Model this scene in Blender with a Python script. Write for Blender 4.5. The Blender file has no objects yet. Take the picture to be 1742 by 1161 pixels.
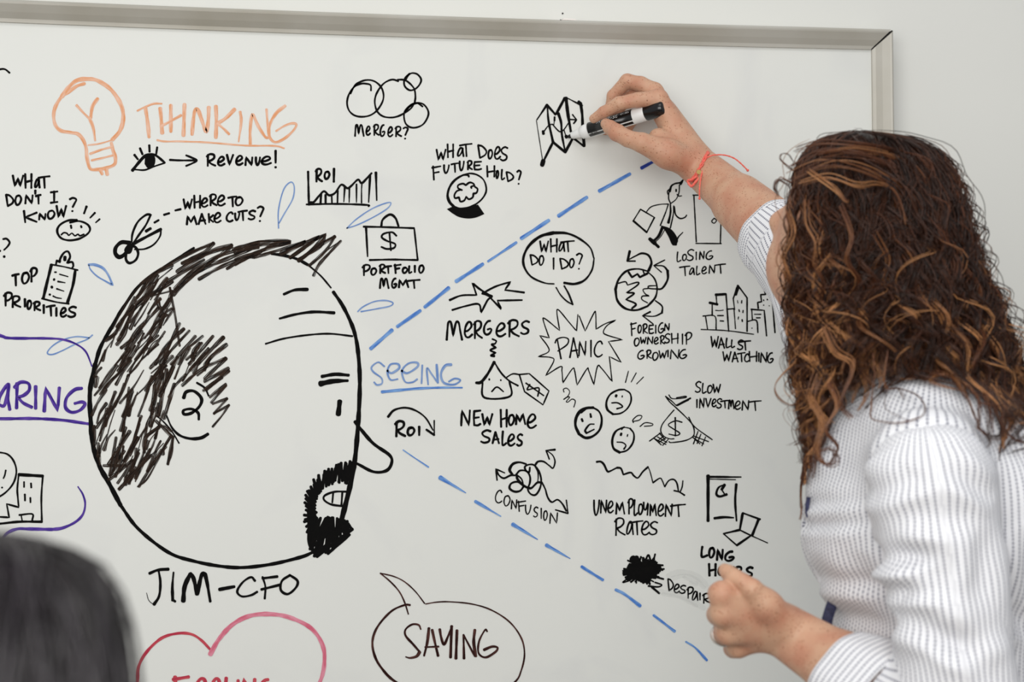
import bpy, bmesh, math, random
import numpy as np
from mathutils import Vector, Matrix, noise
from mathutils.bvhtree import BVHTree
R = math.radians
rnd = random.Random(7)
sc = bpy.context.scene
col = sc.collection

# ---------------------------------------------------------------- camera
YAW, PITCH, DIST, FPX = R(12), R(4.4), 2.6, 3640.0
FWD = Vector((math.sin(YAW)*math.cos(PITCH), math.cos(YAW)*math.cos(PITCH), math.sin(PITCH)))
RGT = Vector((math.cos(YAW), -math.sin(YAW), 0))
UPV = RGT.cross(FWD)
CAM = Vector((0, 0, 1.52)) - FWD*DIST
cd = bpy.data.cameras.new('camera'); cam = bpy.data.objects.new('camera', cd); col.objects.link(cam)
cd.sensor_width = 36; cd.lens = 36*FPX/1742
cam.location = CAM
cam.rotation_euler = FWD.to_track_quat('-Z', 'Y').to_euler()
cd.dof.use_dof = True; cd.dof.focus_distance = 2.52; cd.dof.aperture_fstop = 6.3
cd.clip_start = 0.05
sc.camera = cam

# ---------------------------------------------------------------- light and exposure
w = bpy.data.worlds.new('world'); sc.world = w; w.use_nodes = True
w.node_tree.nodes['Background'].inputs[0].default_value = (0.93, 0.96, 1.0, 1)
w.node_tree.nodes['Background'].inputs[1].default_value = 0.50
def area(name, loc, target, size, power, colr):
    l = bpy.data.lights.new(name, 'AREA'); l.shape = 'RECTANGLE'; l.size = size[0]; l.size_y = size[1]
    l.energy = power; l.color = colr
    o = bpy.data.objects.new(name, l); col.objects.link(o); o.location = loc
    o.rotation_euler = (Vector(target)-Vector(loc)).to_track_quat('-Z', 'Y').to_euler()
    return o
area('window_light', (-0.75, -2.5, 1.78), (0.0, 0, 1.3), (1.7, 1.2), 35, (1.0, 0.985, 0.95))
area('ceiling_light', (0.0, -1.2, 2.9), (0.0, -0.1, 1.4), (1.2, 0.6), 6, (1.0, 0.98, 0.95))
sc.view_settings.view_transform = 'Standard'; sc.view_settings.look = 'None'
sc.view_settings.gamma = 1; sc.view_settings.use_curve_mapping = False
sc.view_settings.exposure = 0.0

# ---------------------------------------------------------------- helpers
def ray(px, py):
    return FWD*FPX + RGT*(px-871) - UPV*(py-580.5)
def P(px, py, Y=0.0):
    """the point of the depth plane y = Y that lies at photograph position px, py"""
    d = ray(px, py); t = (Y-CAM.y)/d.y
    return CAM + d*t
def srgb(*c):
    return tuple((v/12.92 if v <= .04045 else ((v+.055)/1.055)**2.4) for v in (x/255 for x in c)) + (1,)
def mat(name, c, rough=.6, metal=0, spec=.5, bump=None, var=None, sss=0):
    m = bpy.data.materials.new(name); m.use_nodes = True
    nt = m.node_tree; b = nt.nodes['Principled BSDF']
    b.inputs['Base Color'].default_value = c; b.inputs['Roughness'].default_value = rough
    b.inputs['Metallic'].default_value = metal; b.inputs['Specular IOR Level'].default_value = spec
    if sss:
        b.inputs['Subsurface Weight'].default_value = sss; b.inputs['Subsurface Radius'].default_value = (1, .4, .25)
        b.inputs['Subsurface Scale'].default_value = .006
    tc = nt.nodes.new('ShaderNodeTexCoord')
    if var:
        n = nt.nodes.new('ShaderNodeTexNoise'); n.inputs['Scale'].default_value = var[0]; n.inputs['Detail'].default_value = 5
        nt.links.new(tc.outputs['Object'], n.inputs['Vector'])
        mx = nt.nodes.new('ShaderNodeMix'); mx.data_type = 'RGBA'
        mx.inputs[6].default_value = c; mx.inputs[7].default_value = var[1]
        rp = nt.nodes.new('ShaderNodeMapRange'); rp.inputs[1].default_value = .35; rp.inputs[2].default_value = .7
        nt.links.new(n.outputs[0], rp.inputs[0]); nt.links.new(rp.outputs[0], mx.inputs[0])
        nt.links.new(mx.outputs[2], b.inputs['Base Color'])
    if bump:
        n = nt.nodes.new('ShaderNodeTexNoise'); n.inputs['Scale'].default_value = bump[0]; n.inputs['Detail'].default_value = 4
        nt.links.new(tc.outputs['Object'], n.inputs['Vector'])
        bp = nt.nodes.new('ShaderNodeBump'); bp.inputs['Strength'].default_value = bump[1]; bp.inputs['Distance'].default_value = .001
        nt.links.new(n.outputs[0], bp.inputs['Height']); nt.links.new(bp.outputs[0], b.inputs['Normal'])
    return m
def mesh_obj(name, verts, faces, m, parent=None, smooth=False, uv=None, colors=None):
    me = bpy.data.meshes.new(name); me.from_pydata([tuple(v) for v in verts], [], faces)
    if uv is not None:
        l = me.uv_layers.new(name='UVMap'); li = np.zeros(len(me.loops), dtype=np.int32)
        me.loops.foreach_get('vertex_index', li)
        l.data.foreach_set('uv', np.asarray(uv, dtype=np.float32)[li].ravel())
    if m: me.materials.append(m)
    if smooth: me.polygons.foreach_set('use_smooth', [True]*len(me.polygons))
    me.update()
    o = bpy.data.objects.new(name, me); col.objects.link(o)
    if parent: o.parent = parent; o.matrix_parent_inverse = parent.matrix_basis.inverted() if parent.type == 'EMPTY' else Matrix()
    return o
def empty(name, loc, label, cat, group=None):
    o = bpy.data.objects.new(name, None); col.objects.link(o); o.location = loc; o.empty_display_size = .1
    o['label'] = label; o['category'] = cat
    if group: o['group'] = group
    return o
def box(name, lo, hi, m, parent=None, bev=0):
    bm = bmesh.new(); bmesh.ops.create_cube(bm, size=1)
    for v in bm.verts:
        v.co = Vector([lo[i]+(v.co[i]+.5)*(hi[i]-lo[i]) for i in range(3)])
    if bev: bmesh.ops.bevel(bm, geom=bm.edges[:], offset=bev, segments=2, affect='EDGES')
    me = bpy.data.meshes.new(name); bm.to_mesh(me); bm.free(); me.materials.append(m)
    o = bpy.data.objects.new(name, me); col.objects.link(o)
    if parent: o.parent = parent; o.matrix_parent_inverse = parent.matrix_basis.inverted()
    return o
def catmull(pts, n):
    """smooth interpolation of a list of tuples"""
    pts = [np.array(p, float) for p in pts]
    if len(pts) < 3:
        return [pts[0]+(pts[-1]-pts[0])*k/n for k in range(n+1)] if len(pts) == 2 else pts
    out = []; q = [2*pts[0]-pts[1]]+pts+[2*pts[-1]-pts[-2]]
    for i in range(1, len(q)-2):
        a, b, c, d = q[i-1:i+3]
        for k in range(n):
            t = k/n
            out.append(.5*((2*b)+(c-a)*t+(2*a-5*b+4*c-d)*t*t+(3*b-a-3*c+d)*t**3))
    out.append(pts[-1]); return out

# ---------------------------------------------------------------- the setting
m_wall = mat('wall_paint', srgb(226, 226, 220), .75, spec=.2, bump=(60, .15), var=(1.3, srgb(221, 221, 216)))
m_floor = mat('carpet_floor', srgb(165, 154, 142), .95, bump=(400, .6), var=(30, srgb(150, 140, 130)))
o = box('wall_back', (-3.2, .03, 0), (3.2, .15, 2.9), m_wall); o['kind'] = 'structure'
o = box('floor', (-3.2, -4.5, -.06), (3.2, .15, 0), m_floor); o['kind'] = 'structure'
o = box('baseboard_back', (-3.2, .018, 0), (3.2, .03, .1), mat('baseboard_paint', srgb(205, 204, 198), .5), bev=.003); o['kind'] = 'structure'

# whiteboard: writing panel in front of the wall, its face is the plane y = 0
C0 = P(1482, 84)
BX0, BZ0 = -1.75, .62
def top_in(x):   # inner edge of the top rail, bowed a few millimetres as hung
    px = 871
    for _ in range(4):
        q = P(px, 60); px += (x-q.x)*1400
    px = max(-700, min(1500, px))
    py = 36.5+.0415*px-6.6e-6*px*px
    return P(px, py).z
board = empty('whiteboard', (.0, .0, BZ0), 'large glossy whiteboard in a satin metal frame, covered in marker drawings and words', 'whiteboard')
m_board = bpy.data.materials.new('whiteboard_enamel'); m_board.use_nodes = True
nt = m_board.node_tree; b = nt.nodes['Principled BSDF']
b.inputs['Roughness'].default_value = .4; b.inputs['Specular IOR Level'].default_value = .2
tc = nt.nodes.new('ShaderNodeTexCoord'); n1 = nt.nodes.new('ShaderNodeTexNoise'); n1.inputs['Scale'].default_value = 5; n1.inputs['Detail'].default_value = 8
n1.inputs['Distortion'].default_value = 1.2
nt.links.new(tc.outputs['Object'], n1.inputs['Vector'])
cr = nt.nodes.new('ShaderNodeValToRGB'); cr.color_ramp.elements[0].position = .25; cr.color_ramp.elements[1].position = .45
cr.color_ramp.elements[0].color = srgb(216, 217, 214); cr.color_ramp.elements[1].color = srgb(223, 224, 219)
nt.links.new(n1.outputs[0], cr.inputs[0]); nt.links.new(cr.outputs[0], b.inputs['Base Color'])
n2 = nt.nodes.new('ShaderNodeTexNoise'); n2.inputs['Scale'].default_value = 2.5
bp = nt.nodes.new('ShaderNodeBump'); bp.inputs['Strength'].default_value = .08; bp.inputs['Distance'].default_value = .004
nt.links.new(tc.outputs['Object'], n2.inputs['Vector']); nt.links.new(n2.outputs[0], bp.inputs['Height']); nt.links.new(bp.outputs[0], b.inputs['Normal'])
XR = C0.x
NX = 24
xs = [BX0+(XR-BX0)*i/NX for i in range(NX+1)]
vs = []; fs = []
for x in xs: vs += [(x, 0, BZ0), (x, 0, top_in(x)), (x, .02, BZ0), (x, .02, top_in(x))]
for i in range(NX):
    a = 4*i; c = a+4
    fs += [(a, c, c+1, a+1), (a+2, a+3, c+3, c+2), (a+1, c+1, c+3, a+3), (a, a+2, c+2, c)]
fs += [(0, 1, 3, 2), (4*NX, 4*NX+2, 4*NX+3, 4*NX+1)]
mesh_obj('writing_surface', vs, fs, m_board, board)
m_alu = mat('satin_aluminium', srgb(188, 185, 176), .5, .2, bump=(25, .05), var=(7, srgb(170, 165, 152)))
m_gap = mat('dark_gap', srgb(20, 18, 16), .8)
FW, FH = .0215, .017   # rail width and how far it stands proud
def rail(path, outward, m, name='frame_rail'):
    """profile swept along path; outward(i) gives the unit direction away from the writing surface"""
    prof = [(-.0012, .0), (-.0012, -.0035), (.0012, -.0042), (.003, -.0048), (FW*.45, -FH*.62), (FW*.85, -FH*.96), (FW*.94, -FH), (FW+.001, -FH+.0015), (FW+.0025, -FH+.006), (FW+.0025, .03), (-.0012, .03)]
    vs = []; fs = []; n = len(prof)
    for p, d in path:
        for (u, y) in prof:
            vs.append((p[0]+d[0]*u, y, p[2]+d[2]*u))
    for i in range(len(path)-1):
        for j in range(n):
            k = (j+1) % n
            fs.append((i*n+j, i*n+k, (i+1)*n+k, (i+1)*n+j))
    fs.append(tuple(range(n))); fs.append(tuple((len(path)-1)*n+j for j in range(n))[::-1])
    o = mesh_obj(name, vs, fs, m, board)
    return o
tp = [((x, 0, top_in(x)), (0, 0, 1)) for x in xs]
tp[-1] = ((XR, 0, top_in(XR)), (1.0, 0, 1.0))
tp[0] = ((BX0, 0, top_in(BX0)), (-1.0, 0, 1.0))
tp[-1] = ((XR-.0007, 0, top_in(XR)), (.95, 0, 1.0))
rail(tp, None, m_alu)
ZT = top_in(XR)
rail([((XR, 0, BZ0), (1.0, 0, -1.0)), ((XR+.001, 0, ZT-.0007), (1.0, 0, .96))], None, m_alu)
rail([((BX0, 0, top_in(BX0)), (-1.0, 0, 1.0)), ((BX0, 0, BZ0), (-1.0, 0, -1.0))], None, m_alu)
rail([((BX0, 0, BZ0), (-1.0, 0, -1.0)), ((XR, 0, BZ0), (1.0, 0, -1.0))], None, m_alu)
# dark open mitre joint in the corner
mesh_obj('mitre_gap', [(XR, -.001, ZT), (XR+FW+.0005, -FH+.0012, ZT+FW+.0005), (XR+FW+.0022, -FH+.0012, ZT+FW-.0008), (XR+.0006, -.001, ZT-.0006),
     (XR, .01, ZT), (XR+FW, .01, ZT+FW), (XR+FW+.0018, .01, ZT+FW-.0012), (XR+.0006, .01, ZT-.0006)],
     [(0, 1, 2, 3), (0, 4, 5, 1), (1, 5, 6, 2), (2, 6, 7, 3), (3, 7, 4, 0), (7, 6, 5, 4)], m_gap, board)
# small fixing clip on the top rail and the screw hole in the wall above it
c = P(966, 37.5, -.004)
m_clip = mat('clip_plastic', srgb(232, 226, 220), .4)
clip = box('mounting_clip', (c.x-.0085, -.013, c.z-.0005), (c.x+.0085, .028, c.z+.0025), m_clip, board, .0008)
clip['label'] = 'small pale clip on the top rail'
box('clip_shadow', (c.x-.0095, -.012, c.z-.0032), (c.x+.0075, .02, c.z-.0008), m_gap, board, .0005)  # dark bar modelled in place of the shadow beneath the clip
vs = []; 
q = [P(951, 36.5, -.014), P(954, 33.5, -.014), P(957, 37.5, -.014), P(960, 40, -.014)]
for a_ in q: vs += [a_+Vector((0, 0, .0007)), a_-Vector((0, 0, .0007)), a_+Vector((0, .004, .0007)), a_+Vector((0, .004, -.0007))]
fs = []
for i in range(3):
    a = 4*i; fs += [(a, a+1, a+5, a+4), (a+2, a+6, a+7, a+3), (a, a+4, a+6, a+2), (a+1, a+3, a+7, a+5)]
mesh_obj('clip_wire', vs, fs, m_gap, board)
hp = P(957, 23, .03)
bm = bmesh.new(); bmesh.ops.create_cone(bm, cap_ends=True, segments=16, radius1=.0011, radius2=.0009, depth=.002)
bmesh.ops.rotate(bm, verts=bm.verts, matrix=Matrix.Rotation(R(90), 3, 'X')); bmesh.ops.translate(bm, verts=bm.verts, vec=(hp.x, .0295, hp.z))
me = bpy.data.meshes.new('screw'); bm.to_mesh(me); bm.free(); me.materials.append(m_gap)
o = bpy.data.objects.new('screw', me); col.objects.link(o); o['label'] = 'tiny dark screw head in the wall above the whiteboard clip'; o['category'] = 'screw'
# ---------------------------------------------------------------- marker ink on the board
def ink(name, dark, light, bal=.5, streak=0.0, rough=.75):
    m = bpy.data.materials.new(name); m.use_nodes = True; nt = m.node_tree; b = nt.nodes['Principled BSDF']
    b.inputs['Roughness'].default_value = rough; b.inputs['Specular IOR Level'].default_value = .08
    uv = nt.nodes.new('ShaderNodeUVMap'); uv.uv_map = 'UVMap'
    mp = nt.nodes.new('ShaderNodeMapping'); mp.inputs['Scale'].default_value = (.035, 4 if streak else 1.1, 1)
    nt.links.new(uv.outputs[0], mp.inputs[0])
    n = nt.nodes.new('ShaderNodeTexNoise'); n.inputs['Scale'].default_value = 1; n.inputs['Detail'].default_value = 3
    nt.links.new(mp.outputs[0], n.inputs['Vector'])
    r = nt.nodes.new('ShaderNodeMapRange'); r.inputs[1].default_value = bal-.14; r.inputs[2].default_value = bal+.14
    nt.links.new(n.outputs[0], r.inputs[0])
    mx = nt.nodes.new('ShaderNodeMix'); mx.data_type = 'RGBA'; mx.inputs[6].default_value = dark; mx.inputs[7].default_value = light
    nt.links.new(r.outputs[0], mx.inputs[0]); nt.links.new(mx.outputs[2], b.inputs['Base Color'])
    if streak:
        mp2 = nt.nodes.new('ShaderNodeMapping'); mp2.inputs['Scale'].default_value = (.03, 7, 1); mp2.inputs['Location'].default_value = (3, 5, 0)
        nt.links.new(uv.outputs[0], mp2.inputs[0])
        n2 = nt.nodes.new('ShaderNodeTexNoise'); n2.inputs['Scale'].default_value = 1; n2.inputs['Detail'].default_value = 2
        nt.links.new(mp2.outputs[0], n2.inputs['Vector'])
        r2 = nt.nodes.new('ShaderNodeMapRange'); r2.inputs[1].default_value = .50; r2.inputs[2].default_value = .66; r2.inputs[3].default_value = 1; r2.inputs[4].default_value = 1-streak
        nt.links.new(n2.outputs[0], r2.inputs[0]); nt.links.new(r2.outputs[0], b.inputs['Alpha'])
    return m
K = ink('black_ink', srgb(7, 7, 7), srgb(12, 11, 10))
KH = ink('brushed_black_ink', srgb(9, 8, 7), srgb(66, 50, 40), .53, .85)
OR = ink('orange_ink', srgb(222, 152, 105), srgb(232, 190, 166), .5)
BL = ink('blue_ink', srgb(62, 110, 190), srgb(125, 165, 215), .5)
BD = ink('deep_blue_ink', srgb(45, 60, 140), srgb(60, 85, 170), .5)
BT = ink('thin_blue_ink', srgb(95, 130, 190), srgb(140, 165, 205), .5)
PU = ink('purple_ink', srgb(52, 32, 125), srgb(100, 72, 165), .52)
RE = ink('red_ink', srgb(176, 50, 72), srgb(200, 84, 92), .5)
PI = ink('pink_ink', srgb(205, 100, 122), srgb(222, 148, 165), .5)
BR = ink('maroon_ink', srgb(40, 18, 16), srgb(98, 62, 56), .58)

LAY = [0]
class Draw:
    def __init__(s, crop): s.ox, s.oy, s.k = crop; s.v = []; s.uv = []; s.f = []
    def stroke(s, pts, w0, w1=None, taper=.0):
        """pts in photograph pixels, already smooth; one flat ink ribbon with rounded ends"""
        if w1 is None: w1 = w0
        p = np.array(pts, float)
        keep = [0]
        for i in range(1, len(p)):
            if np.hypot(*(p[i]-p[keep[-1]])) > .25: keep.append(i)
        p = p[keep]
        if len(p) == 1: p = np.vstack([p, p+[[.3, .3]]])
        n = len(p); d = np.gradient(p, axis=0); L = np.hypot(d[:, 0], d[:, 1]); L[L == 0] = 1
        d /= L[:, None]; nr = np.stack([-d[:, 1], d[:, 0]], 1)
        cum = np.concatenate([[0], np.cumsum(np.hypot(*(p[1:]-p[:-1]).T))]); tot = cum[-1]
        t = cum/max(tot, 1e-6)
        ph = rnd.random()*10
        wd = (w0+(w1-w0)*t)*(1+.10*np.sin(cum*.16+ph)+.05*np.sin(cum*.41+ph*2))*.5
        LAY[0] += 1; y = -.00025-(LAY[0] % 700)*.0000006
        base = len(s.v); u0 = rnd.random()*400
        def add(q, u, v): s.v.append((q[0], q[1], y)); s.uv.append((u, v))
        for i in range(n):
            add(p[i]-nr[i]*wd[i], u0+cum[i], 0); add(p[i]+nr[i]*wd[i], u0+cum[i], 1)
        for i in range(n-1):
            a = base+2*i; s.f.append((a, a+1, a+3, a+2))
        for e, sg in ((0, -1), (n-1, 1)):          # rounded ends
            b = len(s.v); add(p[e], u0+cum[e], .5)
            for k in range(7):
                a = math.pi*k/6
                q = p[e]+nr[e]*wd[e]*math.cos(a)+sg*d[e]*wd[e]*math.sin(a)*.75; add(q, u0+cum[e], .5+.5*math.cos(a))
            for k in range(6):
                s.f.append((b, b+1+k, b+2+k))
    def S(s, text, w):
        """strokes 'x,y x,y; ...' in crop pixels; '!' marks a corner, 'w30-10:' a width, 'P:' a filled outline"""
        for st in text.split(';'):
            st = st.strip()
            if not st: continue
            w0 = w1 = w; fill = False
            while ':' in st.split(' ')[0]:
                h, st = st.split(':', 1); st = st.strip()
                if h == 'P': fill = True
                else:
                    a = h[1:].split('-'); w0 = float(a[0]); w1 = float(a[-1])
            runs = [[]]
            for tk in st.split():
                c = tk.endswith('!'); x, yy = tk.rstrip('!').split(',')
                q = (s.ox+float(x)*s.k, s.oy+float(yy)*s.k); runs[-1].append(q)
                if c: runs.append([q])
            pts = []
            for r in runs:
                if len(r) == 1 and (pts or len(runs) > 1): continue
                c = catmull(r, 7 if len(r) > 2 else 5)
                pts += c if not pts else c[1:]
            if fill:
                LAY[0] += 1; y = -.00025-(LAY[0] % 700)*.0000006; b = len(s.v)
                for q in pts: s.v.append((q[0], q[1], y)); s.uv.append((q[0], q[1]))
                s.f.append(tuple(range(b, b+len(pts))))
            else: s.stroke(pts, w0*s.k, w1*s.k)
        return s
    def W(s, text, w):
        """letters 'A x0,y0,x1,y1 ...' drawn from the handwriting alphabet"""
        tk = text.split()
        for ch, bx in zip(tk[::2], tk[1::2]):
            x0, y0, x1, y1 = map(float, bx.split(','))
            if x1-x0 < w*.8 and ch not in "I!'": x1 = x0+w*1.5
            for g in GL[ch].split(';'):
                g = g.strip(); sm = g.startswith('~'); g = g.lstrip('~')
                runs = [[]]
                for t in g.split():
                    c = t.endswith('!'); a, b = map(float, t.rstrip('!').split(','))
                    i = w*.4
                    q = (s.ox+s.k*(x0+i+a*max(x1-x0-2*i, 0)), s.oy+s.k*(y0+i+b*(y1-y0-2*i))); runs[-1].append(q)
                    if c: runs.append([q])
                pts = []
                for r in runs:
                    if len(r) == 1 and (pts or len(runs) > 1): continue
                    c = catmull(r, 6) if sm else [np.array(r[0])+(np.array(r[1])-np.array(r[0]))*k/4 for k in range(5)] if len(r) == 2 else catmull(r, 5) if sm else sum([[np.array(r[j])+(np.array(r[j+1])-np.array(r[j]))*k/4 for k in range(4)] for j in range(len(r)-1)], [])+[np.array(r[-1])]
                    pts += list(c) if not pts else list(c)[1:]
                s.stroke(pts, w*s.k*1.05, w*s.k*.95)
        return s
    def out(s, name, label, m, parent=None):
        vs = []
        for (x, y, d) in s.v:
            q = P(x, y, 0); vs.append((q.x, d, q.z))
        fs = []
        for f in s.f: fs.append(f)
        me = bpy.data.meshes.new(name)
        bm = bmesh.new(); bv = [bm.verts.new(v) for v in vs]; lay = bm.loops.layers.uv.new('UVMap')
        for f in fs:
            try: fc = bm.faces.new([bv[i] for i in f])
            except ValueError: continue
            for lp, i in zip(fc.loops, f): lp[lay].uv = s.uv[i]
        bmesh.ops.triangulate(bm, faces=bm.faces[:])
        for f in bm.faces:
            f.normal_update()
            if f.normal.y > 0: f.normal_flip()
        bm.to_mesh(me); bm.free(); me.materials.append(m)
        o = bpy.data.objects.new(name, me); col.objects.link(o); o.parent = parent or board
        o.matrix_parent_inverse = board.matrix_basis.inverted() if not parent else Matrix()
        if label: o['label'] = label
        return o
GL = {
 'A': "0,1 .42,0; .42,0 .95,1; .12,.68 .9,.62", 'a': "~.9,.12 .5,.05 .15,.45 .05,.9 .3,.92 .65,.6 .88,.15! .9,.5 1,1",
 'C': "~1,.18 .8,.0 .4,.1 .08,.45 .08,.8 .4,1 .75,.97 1,.86", 'D': "0,.02 .22,.98; ~0,.02 .5,.1 1,.45 .85,.75 .22,.98",
 'E': ".12,.02 .05,.5 .12,1; .1,.05 1,0; .1,.5 .8,.45; ~.12,.98 .6,1 1,.9", 'e': "~.08,.6 .45,.56 .88,.3 .8,.05 .5,.02 .18,.3 .06,.7 .25,.96 .6,.98 1,.8",
 'F': ".12,0 .22,1; 0,.12 1,0; .15,.5 .8,.42", 'G': "~.85,.02 .5,.08 .12,.4 .06,.8 .35,1 .75,.92 1,.68 .85,.58 .5,.64",
 'H': "0,.0 .06,1; .92,0 .9,1; 0,.58 1,.46", 'I': ".5,0 .5,1", 'i': ".5,0 .5,1; 0,.08 1,0; 0,1 1,.92", 'K': "0,0 .1,1; 1,.15 .1,.55! 1,.95",
 'L': "~.2,0 .08,.5 .1,.95 .4,1 1,.85", 'M': "0,1 .08,.05! .42,.75! .75,.02! 1,1", 'm': "~0,1 .06,.3 .12,.02 .28,.05 .42,.8! .6,.05 .78,.05 .88,.5 1,1",
 'N': "0,1 .08,0! .85,.98! .95,0", 'O': "~.6,.0 .2,.12 .02,.6 .25,1 .7,.88 1,.4 .75,.02 .5,.03", 'P': ".2,.05 .2,1; ~0,.25 .4,.0 .9,.05 .95,.3 .6,.55 .15,.62",
 'R': ".15,.05 .12,1; ~0,.2 .35,0 .8,.05 .85,.3 .55,.5 .2,.58! .5,.8 1,.97", 'S': "~1,.08 .6,.0 .15,.2 .3,.45 .85,.65 .8,.9 .35,1 0,.9",
 'T': "~0,.14 .5,.05 1,.0; .5,.06 .56,1", 'U': "~.02,0 .05,.6 .3,1 .65,.85 .9,.4 1,0", 'V': "0,0 .4,1! 1,0",
 'W': "0,0 .2,1! .5,.25! .7,1! 1,0", 'Y': "~0,0 .1,.5 .45,.55 .9,.05! .85,.5 .75,1", '?': "~0,.1 .5,.0 1,.12 .75,.4 .45,.68; .4,.97 .42,1",
 '!': ".5,0 .5,.72; .5,.97 .5,1", "'": ".5,0 .4,1"}
A = (0, 100, .1722); B = (220, 100, .1722); Cc = (0, 280, .1722); Dc = (180, 280, .1722); E = (460, 280, .1722)
F = (560, 100, .1292); G = (720, 230, .1292); Hc = (0, 400, .1378); I_ = (580, 340, .1896); J = (0, 540, .1895)
Kc = (0, 740, .1637); L = (140, 380, .2068); M = (140, 600, .2239); N = (400, 380, .2068); O = (480, 600, .3099)
Q = (220, 940, .1952); Rr = (600, 950, .1837); S_ = (600, 540, .2068); T = (620, 250, .3014); U = (680, 750, .1809)
V = (920, 900, .2068); W7 = (740, 380, .1722); X = (740, 520, .224); Y1 = (890, 500, .155); Z = (940, 620, .1607)
AA = (1020, 400, .1895); AB = (1060, 290, .1637); AC = (1170, 460, .224); AD = (820, 750, .1378); AE = (990, 770, .1378)
AF = (1170, 790, .1809); AG = (1020, 920, .2068); AH = (880, 140, .1378)
def D(crop): return Draw(crop)

D(A).S("835,245 760,270 690,320 610,375 550,470 530,560 545,650 600,710 700,730 770,745 820,800 850,880 860,980 890,1085 960,1095 1050,1080 1130,1045 1140,980 1115,900 1100,830; w40:610,375 680,280 760,215 860,200 960,215 1080,290 1160,390 1210,500 1215,620 1180,720 1110,800; w16:870,855 980,840 1110,805; w22:890,940 1000,900 1110,870; w20:905,1005 1000,985 1115,955; w30:990,1100 1010,1140; w40:1050,1095 1060,1145; w24:755,460 820,530 880,590; w34:965,395 915,470 895,585; w34-20:885,590 920,680 940,810", 34).out('light_bulb_drawing', 'orange marker drawing of a light bulb', OR)
D(B).S("w20:80,515 150,480 240,445 320,445; 160,490 180,620 195,775; 305,490 315,600 325,735; 410,460 410,720; w26:310,670 420,610 510,560; 545,450 540,600 535,760; 620,750 630,620 650,510 680,510 720,620 760,720 780,600 785,480; 855,470 860,620 855,780; 1040,500 950,590 870,640; w26:870,640 930,690 985,745; w32-16:1095,525 1105,620 1080,820; w30:1195,850 1195,700 1215,550 1270,660 1340,770 1370,780; w24:1355,500 1365,620 1375,740; w34-20:1540,465 1450,540 1385,660 1385,770 1440,825 1530,790 1620,710 1650,650 1600,640 1520,670 1450,715", 36).out('lettering', 'orange handwritten word THINKING', OR)
D(B).S("w18:275,805 350,818 520,818 800,830 1150,858 1440,862 1530,885", 18).out('underline', 'orange underline', OR)
D(B).S("w34-22:30,1105 90,1030 150,965 200,945 260,955 330,1010 350,1030; w18:50,1095 150,1100 230,1070 350,1030; P:155,960 200,940 250,965 255,1030 225,1080 180,1080 150,1040; w24-20:50,950 85,995; 105,885 130,945; 197,855 200,920; 275,875 265,945", 22).out('eye_drawing', 'black drawn eye with lashes', K)
D(B).S("400,1000 500,1005 660,1005; 560,955 610,975 665,1005 620,1035 560,1060", 21).out('arrow_drawing', 'black arrow pointing right from the drawn eye', K)
D(B).W("R 755,935,860,1070 e 862,960,950,1065 V 955,940,1035,1058 e 1042,950,1130,1058 N 1138,965,1228,1062 U 1240,965,1300,1060 e 1292,958,1410,1055 ! 1430,900,1460,1085", 23).out('lettering', 'black handwritten word REVENUE!', K)
D(F).S("550,420 545,350 490,330 420,330 330,370 260,470 235,580 260,680 330,745 430,765 540,745 630,680 700,570 715,470 680,370 600,300 510,280 420,300 340,350 280,460; 910,295 830,275 740,310 670,380 615,480 600,580 630,690 700,755 800,775 900,760 1000,710 1080,650 1110,600; 900,275 990,280 1060,325 1120,400 1135,500 1125,580; 1000,290 1040,220 1090,190 1160,205 1210,270 1190,340 1130,400 1060,415 1000,370 985,310 1000,250 1060,195; 1230,630 1160,585 1090,600 1020,660 985,730 1000,840 1060,900 1150,905 1240,860 1300,760 1300,680 1240,600 1150,585 1060,630 1000,700", 25).out('circles_drawing', 'black overlapping drawn circles, two large and two small', K)
D(F).W("m 330,865,465,1030 e 475,880,550,1015 R 575,860,665,1020 G 660,860,740,1030 e 760,890,845,1035 R 860,885,960,1035 ? 965,895,1045,1065", 25).out('lettering', 'black handwritten word MERGER?', K)
D(G).W("W 165,180,305,340 H 310,110,410,305 a 440,155,540,290 T 470,105,650,290 D 712,120,840,315 O 845,185,920,320 e 925,145,1025,325 S 1005,148,1120,345 F 105,400,240,600 U 262,385,348,510 T 358,360,470,500 U 468,335,545,475 R 570,330,655,465 E 655,340,775,465 H 830,395,955,560 O 950,460,1000,580 L 1018,445,1080,595 D 1085,475,1195,622 ? 1225,458,1295,655", 25).out('lettering', 'black handwritten words WHAT DOES FUTURE HOLD?', K)
D(G).S("w26-38:600,550 590,530 520,530 420,590 350,680 320,790 345,880 400,940; w26-22:400,940 480,965 590,955 700,905 790,820 830,720 800,600 720,530 620,505 520,525; w26:510,725 460,700 460,660 520,640 560,660! 610,625 660,640 680,680 715,710 700,760 660,770! 650,820 600,845 565,810! 540,860 490,875 470,820! 420,830 410,790 440,740 490,720; w24:675,665 630,680 635,700; P:310,975! 400,935! 480,960 590,955 720,915! 805,1040! 700,1085 590,1100 470,1080 380,1030", 26).out('crystal_ball_drawing', 'black drawn crystal ball on a filled base', K)
D(Cc).W("W 118,100,238,225 H 240,85,325,242 a 335,135,400,238 T 370,108,500,242 D 52,288,140,422 O 142,298,218,408 N 242,295,335,395 ' 340,248,352,300 T 345,292,412,398 i 492,258,578,388 K 228,450,372,582 N 378,478,462,555 O 462,448,548,545 W 550,400,662,532 ? 680,322,762,472", 22).out('lettering', "black handwritten words WHAT DON'T I KNOW?", K)
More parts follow.
